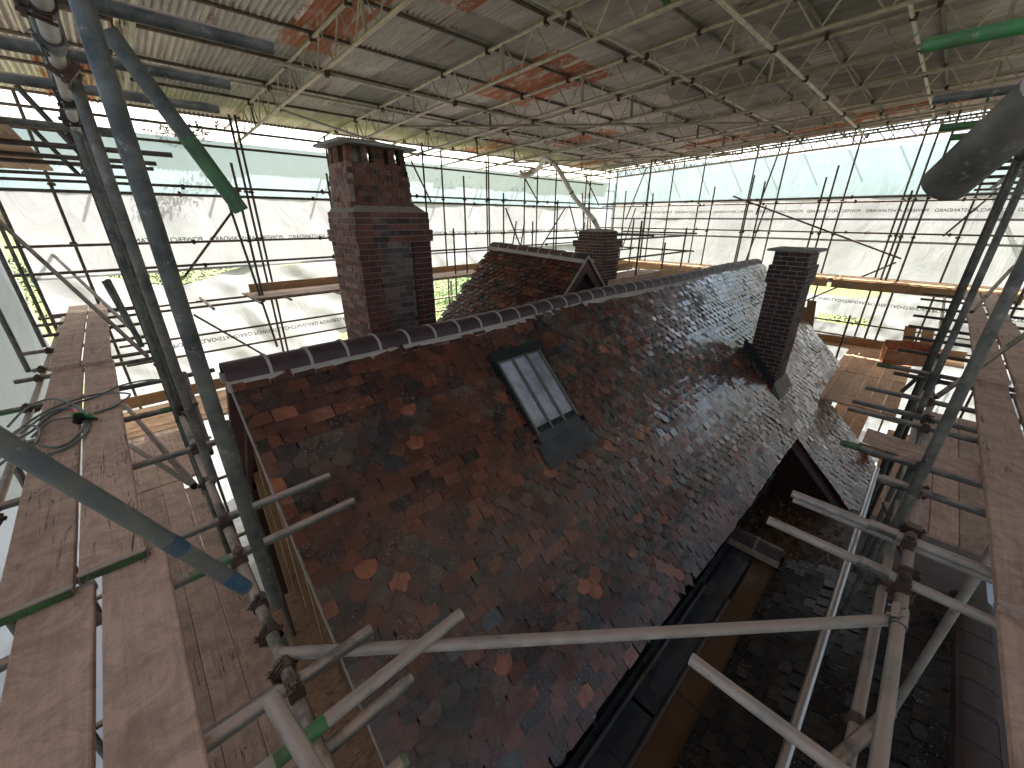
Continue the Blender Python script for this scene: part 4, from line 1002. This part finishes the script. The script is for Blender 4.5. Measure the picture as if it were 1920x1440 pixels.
# painted board ends
for (x, y) in ((-.632, 2.216), (-.385, 2.276)):
    props(obj('painted_board_end', MB().box((x-.112, y-.004, ZB+.042), (x+.112, y-.0005, ZB+.076)).mesh('painted_board_end'), 'green_paint'), 'green painted end band of the %s left walkway board' % ('outer' if x < -.5 else 'inner'), 'board end')
TL = 'crossing tubes of the left walkway'
for k, (y, xl, xr, m, lab) in enumerate(((10.45, -1.05, .15, 'dark_steel', 'furthest'), (9.6, -1.1, .25, 'dark_steel', 'second furthest'), (8.69, -1.05, .3, 'dark_steel', 'third furthest'), (7.66, -1.15, .2, 'steel', 'fourth furthest'), (6.71, -1.0, .25, 'steel', 'fifth furthest'), (6.34, -1.1, .12, 'steel', 'sixth furthest'), (5.35, -1.15, .48, 'steel', 'green ended'), (4.43, -1.15, .2, 'steel', 'green sleeved'), (3.47, -1.0, .22, 'steel', 'one passing behind the tall uprights'), (2.43, -1.2, .65, 'steel', 'long one reaching over the tiles'), (2.07, -1.3, .66, 'steel', 'second long one reaching over the tiles'), (1.22, -1.3, .36, 'steel', 'short one near the big clamp'))):
    z = ZB-R-.002
    bands = ()
    if lab == 'green ended': bands = ((.0, .14, 'green_paint'), (1.46, 1.6, 'green_paint'))
    if lab == 'green sleeved': bands = ((.0, .08, 'green_paint'), (1.08, 1.2, 'green_paint'))
    if k == 10: bands = ((1.15, 1.32, 'green_paint'),)
    tube((xl, y, z), (xr, y, z), f'tube crossing under the left walkway boards, {lab}', 'scaffold_transom', 'scaffold tube', m, TL, seg=16, coup=[(.055-xl, 90), (-.93-xl, 90)] if k > 2 else [(.055-xl, 90)], bands=bands)
tube((.68, 1.02, -1.60), (-1.2, 1.02, -1.60), 'pale dusty tube with a green end poking over the tiles', 'scaffold_transom', 'scaffold tube', 'pale_steel', seg=20, bands=((.58, .74, 'bright_green_paint'),))
tube((.40, .97, -1.655), (-1.2, .97, -1.655), 'tube tucked below the pale dusty one', 'scaffold_transom', 'scaffold tube', 'steel', seg=18)
tube((.27, .80, -1.74), (-1.2, .86, -1.74), 'lower tube with a dark green cut end at the bottom', 'scaffold_transom', 'scaffold tube', 'steel', seg=18, bands=((0, .02, 'green_paint'),))
tube((.055, -1.6, -1.645), (.055, 10.5, -1.645), 'inner ledger tube below the left walkway', 'scaffold_ledger', 'scaffold tube', 'steel', seg=18, coup=(2.95, 3.15, 3.32, 4.6, 5.9, 7.8), sleeves=(6.9,))
tube((-.93, -1.2, -1.645), (-.93, 10.5, -1.645), 'outer ledger tube below the left walkway', 'scaffold_ledger', 'scaffold tube', 'pale_steel', seg=18, coup=(3.4, 4.6, 5.8, 6.7, 8.9))
# standards, left
def vstd(u, v, y, z0, z1, label, mat='steel', seg=20, coup=()):
    p = at(u, v, y=y); return tube((p.x, p.y, z0), (p.x, p.y, z1), label, 'scaffold_standard', 'scaffold upright', mat, 'tall uprights beside the left walkway', seg=seg, coup=[c-z0 for c in coup])
vstd(307, 480, 1.62, -1.60, 2.4, 'thickest tall upright, nearest on the left')
vstd(257, 487, 2.95, -1.62, 2.3, 'second tall upright, right of the coiled hose', coup=(.6,))
vstd(205, 420, 4.3, -3.5, 2.3, 'third tall upright beside the left walkway', coup=(.6,))
vstd(214, 420, 4.6, -3.5, 2.2, 'thin upright close behind the third one')
vstd(352, 560, 3.1, -7, -1.3, 'lower upright rising under the inner ledger')
vstd(556, 1290, 1.52, -7, -1.66, 'lower upright under the big clamp at the strand board', mat='steel')
vstd(250, 560, 6.0, -7, 1.9, 'dark upright behind the hose, midway down the walkway', mat='dark_steel')
vstd(290, 560, 8.3, -7, 1.9, 'dark upright far down the left walkway', mat='dark_steel')
for k, (u, v, zt_, zb_) in enumerate(((10, 1150, -1.3, -7), (20, 860, -1.62, -7), (0, 590, 1.2, -1.62), (12, 500, 1.3, -1.6), (36, 500, 1.6, -1.7), (62, 520, 1.6, -1.72), (84, 520, 1.7, -7), (100, 540, 1.7, -7), (112, 560, 1.7, -7))):
    p = at(u, v, x=-.985 if k % 2 else -1.04)
    tube((p.x, p.y, zb_), (p.x, p.y, zt_), f'upright on the outer side of the left walkway, {nth(k)} counted from the camera', 'scaffold_standard', 'scaffold upright', 'steel' if k < 6 else 'dark_steel', 'uprights on the outer side of the left walkway', seg=14, coup=[-1.5-zb_] if zb_ < -2 else ())
# diagonals on the left
for k, (a, b_, lab, m) in enumerate(((Vector(ray(-25, 812)*.88), Vector(ray(462, 1103)*1.42), 'thick blue-green brace sloping down across the left boards', 'blue_paint'),
     (at(-40, 380, x=-1.0), at(276, 668, z=-1.58), 'long thin brace sloping over the left boards to the ledger', 'steel'),
     (at(60, 440, x=-1.0), at(262, 632, z=-1.6), 'second long brace behind the first, left walkway', 'steel'),
     (at(205, 60, y=1.85), at(397, 320, y=1.80), 'short green stained tube end pointing down from the top left', 'steel'),
     (at(196, 527, y=5.5), at(262, 640, y=5.3), 'short dark raking tube end beside the third upright', 'steel'),
     (at(202, 525, y=5.9), at(266, 650, y=5.5), 'second raking tube end beside the third upright', 'green_paint'),
     (at(235, 760, z=-2.3), at(365, 912, z=-1.75), 'thin brace below the ledger over the lower boards', 'dark_steel'),
     (at(243, 835, z=-2.4), at(355, 905, z=-1.9), 'second thin brace below the ledger', 'dark_steel'),
     (at(345, 700, z=-1.5), at(395, 850, z=-1.8), 'thin dark brace between the tall uprights', 'dark_steel'),
     (at(30, 160, y=6), at(190, 330, y=6), 'dark brace against the sky at the top left', 'dark_steel'),
     (at(60, 240, y=7.5), at(150, 330, y=7.5), 'second dark brace against the sky at the top left', 'dark_steel'),
     (at(505, 1305, z=-1.30), at(640, 1530, z=-1.50), 'pale stub of tube at the bottom beside the green clamp', 'pale_steel'))):
    tube(a, b_, lab, 'scaffold_brace', 'scaffold tube', m, seg=20 if k in (0, 3, 11) else 12, bands=((.28, .52, 'green_paint'),) if k == 3 else ((0.50, 0.56, 'blue_band'), (0.75, 0.84, 'blue_band')) if k == 0 else ())
# upper lift, left
ZU = .60
tube((.045, .2, ZU-.05), (.045, 10.4, ZU-.05), 'bright upper ledger tube receding at the top left', 'scaffold_ledger', 'scaffold tube', 'pale_steel', seg=24,
     coup=(1.75, 2.4, 3.05, 3.7, 4.6, 5.5, 6.2, 7.1, 8.4), sleeves=(2.1,))
for k, (u, v, m) in enumerate(((510, 90, 'steel'), (430, 158, 'steel'), (410, 205, 'steel'), (323, 291, 'dark_steel'), (293, 307, 'dark_steel'), (288, 317, 'dark_steel'), (240, 333, 'dark_steel'))):
    p = at(u, v, z=ZU)
    tube((-1.3, p.y, ZU), (p.x, p.y, ZU), f'crossing tube of the upper lift at the top left, {nth(k)} from the camera', 'scaffold_transom', 'scaffold tube', m, 'crossing tubes of the upper left lift', seg=20 if k < 3 else 12, coup=[(1.345, 90)])
tube((-1.3, 4.67, ZU), (.25, 4.67, ZU), 'upper crossing tube over the raking braces', 'scaffold_transom', 'scaffold tube', 'steel', 'crossing tubes of the upper left lift', seg=14)
for k, x in enumerate((-.44, -.68, -.92)):
    board((x, 3.9, ZU+.03), (x+(.02), 9.6, ZU+.03), .225, XX, ['inner', 'middle', 'outer'][k] + ' board seen from below on the upper left lift', 'timber_y', 'boards of the upper left lift')
# lower walkway, left
ZQ = -3.49
for k in range(4):
    x = -.72+k*.229
    for j, (ya, yb) in enumerate(((-1.2, 2.7), (2.75, 6.6), (6.65, 8.6))):
        if k == 3 and j == 1: yb = 6.3
        board((x, ya, ZQ), (x, yb, ZQ+.0), .226, XX, f'lower walkway board on the left, {nth(k)} from the outside, {nth(j)} length from the camera', 'board_y', 'boards of the lower left walkway')
for k in range(6):
    y = 8.75+k*.226
    board((-.9, y, ZQ), (3.6, y, ZQ), .222, YY, f'sunlit lower board crossing at the far left corner, {nth(k)} from the house', 'deck_x', 'crossing boards of the lower far left walkway')
board((-.9, 10.2, ZQ+.13), (3.6, 10.2, ZQ+.13), .225, UP, 'upright toe board on the lower far left walkway', 'timber_x', name='toe_board', cat='toe board')
for j, (ya, yb) in enumerate(((-1.0, 1.38), (1.4, 2.6), (2.62, 3.6))):
    props(obj('strand_board_sheet', MB().box((.165, ya, ZQ-.005), (.43, yb, ZQ+.013)).mesh('strand_board_sheet'), 'strand_board'), f'reddish strand board strip beside the tiled verge, {nth(j)} from the camera', 'sheet board', 'strand boards beside the verge')
for k, y in enumerate((.4, 1.9, 3.4, 4.9, 6.4, 7.9)):
    tube((-1.1, y, ZQ-.03), (.38, y, ZQ-.03), f'tube crossing under the lower left boards, {nth(k)} from the camera', 'scaffold_transom', 'scaffold tube', 'steel', 'crossing tubes of the lower left walkway', seg=10)

# ================================================================ NEAR RIGHT WALKWAY
def Rb(y, xa, xb, label, dz=0, sk=0, m='board_x'): return hoops(board((xa, y, ZB+dz), (xb, y+sk, ZB+dz), .228, YY, label, m, 'boards of the right walkway near us'), (xa, y, ZB+dz), (xb, y+sk, ZB+dz), .228, YY)
Rb(-.695, 2.3, 6.0, 'inner board of the near right walkway, long split at its middle', .04)
Rb(-.95, 2.1, 5.7, 'outer board of the near right walkway', .04)
Rb(-.70, 5.95, 9.8, 'second inner board of the right walkway behind the tall upright', .078)
Rb(-.96, 5.65, 9.6, 'second outer board of the right walkway', .078)
Rb(-.70, 9.7, 13.6, 'third inner board of the right walkway further off', .04)
Rb(-.97, 9.5, 13.6, 'third outer board of the right walkway further off', .04)
Rb(-.71, -.4, 2.36, 'pale weathered board in the bottom right corner with dark nicks', .0)
Rb(-.955, -.4, 2.2, 'board beyond the pale one in the bottom right corner', .0)
TR_ = 'crossing tubes of the right walkway'
for k, (u, v, m, lab) in enumerate(((1645, 683, 'steel', 'green ended one furthest off'), (1676, 699, 'dark_steel', 'short dark one'), (1623, 726, 'steel', 'one over the sunlit deck'), (1599, 751, 'steel', 'one beside the white gap'), (1590, 765, 'steel', 'greenish one beside the white gap'), (1576, 829, 'steel', 'green ended one carrying the loose board'), (1645, 895, 'steel', 'thick one clamped over the ledger'), (1485, 925, 'pale_steel', 'dusty one left of the galvanised pole'), (1440, 975, 'pale_steel', 'dusty one ending over the lead flat'), (1295, 1235, 'pale_steel', 'dusty one nearest the camera'))):
    p = at(u, v, z=ZB-R)
    tube(p, (p.x, -1.35, p.z), f'tube crossing under the right walkway boards, {lab}', 'scaffold_transom', 'scaffold tube', m, TR_, seg=18, coup=[(p.y+.31, 90)],
         bands=((0, .12, 'green_paint'),) if 'green ended' in lab else (), sleeves=(p.y+.2,) if k in (6, 7, 8) else ())
for k, x in enumerate((7.2, 8.1, 9.0, 10.1, 11.2, 12.4, 13.4)):
    tube((x, .05, ZB-R), (x, -1.4, ZB-R), f'distant tube crossing under the right walkway, {nth(k)} beyond the tall uprights', 'scaffold_transom', 'scaffold tube', 'dark_steel', 'distant crossing tubes of the right walkway', seg=10, bands=())
p = at(1488, 935, z=ZB-.09); tube(p, (p.x, -1.3, p.z), 'second dusty tube close under the one left of the galvanised pole', 'scaffold_transom', 'scaffold tube', 'pale_steel', TR_, seg=16)
tube((.1, -.325, -1.645), (13.8, -.325, -1.645), 'inner ledger tube below the right walkway', 'scaffold_ledger', 'scaffold tube', 'pale_steel', seg=20, coup=(2.2, 2.35, 2.75, 3.3, 4.7, 6.1), sleeves=(2.0, 5.5))
tube((.2, -.315, -2.03), (7.0, -.315, -2.03), 'second pale tube parallel below the right ledger', 'scaffold_ledger', 'scaffold tube', 'pale_steel', seg=18, coup=(1.6, 2.6))
tube((.9, -.16, -2.42), (5.2, -.16, -2.42), 'bright new galvanised pole over the lower roof', 'galvanised_pole', 'scaffold tube', 'new_steel', seg=24, bands=((.88, .97, 'bright_green_paint'),), sleeves=())
tube((-.0+.06, 1.41, -1.64), (2.09, -.31, -1.66), 'long dusty tube crossing the corner above the eaves', 'scaffold_ledger', 'scaffold tube', 'pale_steel', seg=20)
def vr(u, v, y, z0, z1, label, mat='steel', seg=20, coup=()):
    p = at(u, v, y=y); return tube((p.x, p.y, z0), (p.x, p.y, z1), label, 'scaffold_standard', 'scaffold upright', mat, 'tall uprights beside the right walkway', seg=seg, coup=[c-z0 for c in coup])
vr(1800, 740, -.262, -1.86, 2.3, 'thickest tall upright on the right')
vr(1855, 480, -.262, -1.7, 2.3, 'second tall upright on the right', coup=(.55,))
vr(1834, 480, -.27, -7, 2.3, 'third tall upright on the right, one of a close pair', coup=(.55,))
vr(1826, 480, -.262, -3.5, 2.3, 'fourth upright on the right, other one of a close pair', 'dark_steel')
vr(1660, 985, -.30, -7, -1.70, 'lower upright below the thickest one', 'steel')
vr(1765, 720, -.36, -7, -1.7, 'lower upright behind the ends of the crossing tubes', 'steel')
vr(1690, 830, -.36, -7, -1.66, 'lower upright over the orange boards', 'dark_steel')
vr(1840, 1065, -.68, -4.2, -1.72, 'flat topped dusty upright beside the pale board', 'pale_steel')
vr(1578, 640, 1.2, -7, -2.3, 'free standing upright at the edge of the far deck', 'dark_steel', 12)
vr(1600, 640, 1.3, -7, -3.2, 'thin upright below the far deck', 'dark_steel', 10)
for k, (u, v, y) in enumerate(((1880, 420, -.9), (1900, 470, -1.35), (1912, 560, -1.35), (1890, 400, -1.3))):
    vr(u, v, y, -7, 2.2, f'outer upright beyond the right boards, {nth(k)} along', 'dark_steel', 10)
for k, (a, b_, lab, m) in enumerate(((Vector(ray(1772, 345)*.47), Vector(ray(1975, 165)*.36), 'very close tube end looming at the upper right', 'steel'),
     (at(1925, 625, z=-1.05), at(1755, 745, z=-1.62), 'brace rising right from the ledger to the edge of the view', 'steel'),
     (at(1690, 735, z=-2.1), at(1780, 655, z=-1.5), 'thin brace behind the tall uprights', 'dark_steel'),
     (at(1815, 385, y=-.4), at(1925, 300, y=-.4), 'dark raking tube end at the upper right', 'dark_steel'),
     (at(1807, 403, y=-.45), at(1925, 315, y=-.45), 'second dark raking tube end at the upper right', 'dark_steel'),
     (at(1822, 585, z=-1.2), at(1900, 500, z=-.7), 'thin brace crossing the right walkway', 'steel'),
     (at(1668, 1335, z=-1.95), at(1540, 1450, z=-1.85), 'stained tube end at the bottom right by the clamp', 'steel'),
     (at(1660, 945, z=-2.3), at(1700, 1050, z=-2.0), 'short dark brace above the lower roof', 'dark_steel'))):
    tube(a, b_, lab, 'scaffold_brace', 'scaffold tube', m, seg=24 if k == 0 else 14)
for k, (u, v, m, bd) in enumerate(((1730, 87, 'steel', 1), (1750, 187, 'steel', 0), (1762, 240, 'green_paint', 0), (1780, 258, 'green_paint', 0), (1830, 305, 'dark_steel', 0), (1830, 318, 'dark_steel', 0), (1828, 333, 'dark_steel', 0), (1832, 345, 'dark_steel', 0), (1826, 356, 'dark_steel', 0))):
    p = at(u, v, z=ZU+.02)
    tube(p, (p.x, -1.4, p.z), ('bright green painted tube end at the upper right' if bd else f'crossing tube of the upper right lift, {nth(k)} from the camera'), 'scaffold_transom', 'scaffold tube', m, 'crossing tubes of the upper right lift', seg=20 if k < 3 else 12, bands=((0, .26, 'bright_green_paint'),) if bd else ())
tube((1.9, -.33, ZU-.04), (13, -.33, ZU-.04), 'upper ledger tube at the right', 'scaffold_ledger', 'scaffold tube', 'dark_steel', seg=12)
board((3.74+.10, .02, -1.565), (3.60, -1.3, -1.565), .225, XX, 'loose short board laid out over the green ended tube', 'board_y')
# lower decks, right
for k in range(6):
    y = .98-k*.226
    for j, (xa, xb) in enumerate(((9.9, 12.2), (12.24, 14.7))):
        board((xa + .03*(k % 2), y, ZQ), (xb, y, ZQ), .222, YY, f'sunlit deck board beyond the roof, {nth(k)} from the house, {"near" if j == 0 else "far"} length', 'deck_x', 'sunlit deck boards beyond the roof')
for k in range(4):
    board((14.85+k*.235, 5.2, ZQ), (14.85+k*.235, -1.2, ZQ), .222, XX, f'lower deck board along the right sheeting, {nth(k)} out', 'deck_y', 'lower deck boards along the right sheeting')
board((14.75, 3.2, ZQ+.13), (14.75+.9, -1.2, ZQ+.13), .23, UP, 'long toe board at the back of the sunlit deck', 'timber_y', name='toe_board', cat='toe board')
for k in range(3):
    board((5.5, -.62-k*.235, ZQ+.35), (9.6, -.62-k*.235, ZQ+.35), .228, YY, f'lower board under the right walkway, {nth(k)} out', 'board_x', 'lower boards under the right walkway')
for k, y in enumerate((.25, .48, .71)):
    board((10.3, y, -4.6), (14, y, -4.6), .225, YY, f'orange lit board on the lowest right deck, {nth(k)} out', 'deck_x', 'boards of the lowest right deck')
for k in range(4):
    board((7.2, -.42-k*.235, -4.95), (13, -.42-k*.235, -4.95), .225, YY, f'board of the lowest deck right of the catslide, {nth(k)} out', 'deck_x', 'boards of the lowest deck by the catslide')
board((10.3, .9, -4.45), (10.3, -.5, -4.45), .22, UP, 'toe board at the edge of the lowest right deck', 'timber_y', name='toe_board', cat='toe board')
# bin of offcuts and upright boards
bx = empty('copper_box', (13.9, .0, -3.3), 'copper brown lined box standing on the sunlit deck', 'box')
pA, pB = at(1655, 682, z=-3.44), at(1752, 690, z=-3.44)
dx = (pB-pA).normalized(); dn_ = Vector((-dx.y, dx.x, 0)); Lx = (pB-pA).length
def pl(a, b_, h0, h1, t=.02, nm='side'): 
    d = (b_-a).normalized(); s = Vector((-d.y, d.x, 0))*t
    return obj(nm, MB().prism([a+Vector((0, 0, h0)), b_+Vector((0, 0, h0)), b_+Vector((0, 0, h1)), a+Vector((0, 0, h1))], s).mesh(nm), 'copper_foil', bx)
bd_ = -dn_ if (dn_.x < 0) else dn_
bd_ = Vector((.5, .12, 0)); pl(pA, pB, 0, .36); pl(pA+bd_, pB+bd_, 0, .52); pl(pA, pA+bd_, 0, .4); pl(pB, pB+bd_, 0, .4)
for k, (u, v, vt) in enumerate(((1700, 660, 612), (1733, 665, 617))):
    p = at(u, v, x=14.75); q = at(u+8, vt, x=14.85)
    board((p.x, p.y, -3.4), (q.x, q.y, q.z), .23, YY, ['left', 'right'][k] + ' one of two boards standing in the copper box', 'timber_z', t=.03)
for k, (u, v, vt) in enumerate(((1503, 640, 575), (1519, 640, 563))):
    p = at(u, v, x=13.0); q = at(u+4, vt, x=13.0)
    board((p.x, p.y, p.z-.6), (q.x, q.y, q.z), .2, YY, ['shorter', 'taller'][k] + ' board standing on end behind the slim chimney', 'timber_z', t=.03)

# ================================================================ TOWER BY THE SMALL STACK
TW = 'tubes of the small tower by the short chimney'
tx0, tx1, ty0, ty1, tz = 10.1, 12.6, 5.6, 7.3, -1.42
for k, (x, y, zt_) in enumerate(((9.95, 5.55, -.05), (12.65, 5.55, -.25), (9.95, 7.35, -.1), (12.65, 7.35, .0), (11.3, 5.5, -.62))):
    tube((x, y, -4 if k < 4 else -1.35), (x, y, zt_), f'upright of the small tower, {nth(k)} counted from the short chimney', 'scaffold_standard', 'scaffold upright', 'dark_steel', TW, seg=10)
for k, (a, b_) in enumerate((((8.6, 5.5, -.47), (12.9, 5.5, -.47)), ((8.4, 5.5, -.93), (12.9, 5.5, -.93)), ((10.0, 5.2, -.40), (10.0, 7.7, -.40)), ((12.6, 5.2, -.40), (12.6, 7.7, -.40)), ((12.6, 5.2, -.9), (12.6, 7.7, -.9)), ((8.4, 7.4, -.5), (12.9, 7.4, -.5)), ((8.4, 7.4, -.95), (12.9, 7.4, -.95)), ((9.8, 5.5, -1.7), (13.6, 5.5, -1.7)), ((9.8, 7.3, -1.72), (13.6, 7.3, -1.72)))):
    tube(a, b_, f'rail of the small tower by the short chimney, {nth(k)} of its set', 'scaffold_ledger', 'scaffold tube', 'dark_steel', TW, seg=10)
for k in range(7):
    board((10.0, 5.65+k*.235, -1.66), (12.9+.2*(k % 3), 5.65+k*.235, -1.66), .225, YY, f'platform board of the small tower, {nth(k)} from the camera side', 'board_x', 'platform boards of the small tower')
board((9.9, 5.48, -1.50), (10.9, 5.48, -1.50), .225, UP, 'dark toe board wrapped round the short chimney', 'board_x', name='toe_board', cat='toe board')
board((10.95, 5.52, -1.50), (12.75, 5.52, -1.50), .225, UP, 'pale toe board at the front of the small tower', 'timber_x', name='toe_board', cat='toe board')
board((10.1, 7.3, -1.50), (12.75, 7.3, -1.50), .225, UP, 'toe board at the back of the small tower', 'timber_x', name='toe_board', cat='toe board')
board((8.5, 5.45, -1.50), (9.88, 5.45, -1.50), .225, UP, 'dark toe board between small gable and tower', 'board_x', name='toe_board', cat='toe board')
# ladders
def ladder(a, b_, w, label, mat):
    a, b_ = Vector(a), Vector(b_); t = empty('ladder', a, label, 'ladder'); side = XX*w/2
    for s in (-1, 1): obj('stile', MB().pipe(a+side*s, b_+side*s, .022, 8).mesh('stile'), mat, t)
    n = int((b_-a).length/.27)
    for k in range(1, n): p = a.lerp(b_, k/n); obj('rung', MB().pipe(p-side, p+side, .012, 6).mesh('rung'), 'pale_steel', t)
p, q = at(1103, 470, y=9.6), at(1098, 362, y=10.1)
ladder(p, q, .42, 'red ladder leaning behind the flue duct', 'red_paint')
p, q = at(966, 478, y=9.5), at(976, 415, y=9.8)
ladder(p, q, .38, 'small dark ladder leaning at the far left walkway', 'dark_steel')

# ================================================================ HOSE AND SPRAY GUN
hz = ZB+.04+.038+.012
def hp(L): return [at(u, v, z=hz+dz) for (u, v, dz) in L]
H1 = [(330, 716, .03), (285, 712, .03), (230, 722, .01), (185, 742, .0), (140, 757, .0), (90, 782, .0), (60, 808, .0), (25, 830, -.02), (-10, 870, -.02)]
H2 = [(15, 800, 0), (50, 765, .02), (95, 748, .02), (135, 758, .02), (165, 780, 0), (160, 812, 0), (125, 840, 0), (70, 857, 0)]
H3 = [(175, 775, 0), (215, 762, 0), (243, 742, .01), (232, 737, .01), (190, 738, .01), (140, 750, .01), (80, 775, .01), (30, 812, 0), (20, 840, 0)]
H4 = [(60, 820, 0), (95, 790, .01), (140, 783, .01), (162, 786, .01)]
H5 = [(75, 835, 0), (110, 838, 0), (140, 822, 0), (158, 795, .01), (150, 770, .01), (130, 765, .01), (90, 775, 0), (40, 812, 0)]
H6 = [(18, 818, 0), (45, 800, 0), (68, 800, .02), (74, 818, .02), (66, 832, 0), (40, 840, 0), (-5, 875, 0)]
hose = obj('hose', autosmooth(sweep(catmull(hp(H1), 8), .0085, 8).mesh('hose')), 'hose_rubber'); props(hose, 'grey garden hose coiled loosely over the left walkway', 'hose')
for L in (H2, H3, H4, H5, H6): obj('hose_loop', autosmooth(sweep(catmull(hp(L), 8), .0085, 8).mesh('hose_loop')), 'hose_rubber', hose)
gp = at(150, 785, z=hz+.02)
gun = empty('spray_gun', gp, 'green and black hose spray gun on the left boards', 'spray gun')
def gq(u, v, dz=.02): return at(u, v, z=hz+dz)
obj('nozzle_head', autosmooth(MB().pipe(gq(147, 790, .01), gq(148, 780, .06), .034, 16, r1=.03).mesh('nozzle_head')), 'black_plastic', gun)
obj('nozzle_ring', autosmooth(MB().pipe(gq(147, 783, .03), gq(147.5, 779, .05), .037, 16).mesh('nozzle_ring')), 'hose_green', gun)
obj('body', autosmooth(sweep([gq(147, 782, .03), gq(160, 782, .03), gq(172, 782, .02), gq(180, 785, .01)], lambda i: (.02, .018, .014, .01)[i], 10).mesh('body')), 'hose_green', gun)
obj('grip', autosmooth(sweep([gq(162, 784, .02), gq(172, 786, .01), gq(181, 785, .01)], .012, 8).mesh('grip')), 'black_plastic', gun)
obj('trigger', autosmooth(sweep([gq(160, 780, .05), gq(167, 774, .05), gq(171, 777, .04)], .006, 6).mesh('trigger')), 'hose_green', gun)
obj('hose_connector', autosmooth(MB().pipe(gq(146, 776, .03), gq(139, 768, .03), .016, 12).mesh('hose_connector')), 'red_plastic', gun)

# ================================================================ PLANTING BEYOND
def leafy(name, c, rx, ry, rz, n, mat, label, cat, group=None, trunk=None, s0=.05, s1=.12):
    t = empty(name, (c[0], c[1], c[2]-rz), label, cat, group)
    b = MB()
    cl = [(random.uniform(-1, 1)*rx*.8, random.uniform(-1, 1)*ry*.8, random.uniform(-1, 1)*rz*.8) for _ in range(max(6, n//120))]
    for k in range(n):
        q = random.choice(cl); g = random.gauss
        p = Vector((c[0]+q[0]+g(0, rx*.16), c[1]+q[1]+g(0, ry*.16), c[2]+q[2]+g(0, rz*.16)))
        a = Vector((g(0, 1), g(0, 1), g(0, .6))).normalized(); b_ = a.orthogonal().normalized(); s = random.uniform(s0, s1)
        b.quad(p, p+a*s*.5+b_*s*.3, p+a*s, p+a*s*.5-b_*s*.3)
    obj('crown', b.mesh('crown'), mat, t)
    if trunk:
        o = obj('trunk', autosmooth(MB().pipe((c[0], c[1], trunk), (c[0], c[1], c[2]+rz*.3), .12, 8, r1=.05).mesh('trunk')), 'bark', t)
    return t
leafy('bush', (11.2, 15.8, -3.2), 2.4, 1.3, 1.5, 6000, 'leaf', 'bright green bush seen through the gap beside the big chimney', 'bush', trunk=-7)
leafy('hedge', (.2, 14.5, -1.6), 3.0, .8, .9, 5000, 'leaf_dark', 'dark green hedge showing over the sagging sheet at the left', 'hedge', trunk=-7)
leafy('tree', (20, 24, -1.0), 6, 3, 3.2, 7000, 'leaf_dark', 'dark green tree beyond the far left sheeting', 'tree', trunk=-7, s0=.1, s1=.25)
leafy('hedge', (26, 3, -5.4), 1.2, 7, .9, 5000, 'leaf_dark', 'low hedge beyond the lawn on the right', 'hedge', trunk=-7, s0=.08, s1=.2)
leafy('creeper', (1.9, 11.9, 1.66), 1.15, .3, .28, 420, 'leaf_red', 'reddish leafy shoots showing above the far left sheeting', 'creeper', trunk=None, s0=.05, s1=.11)
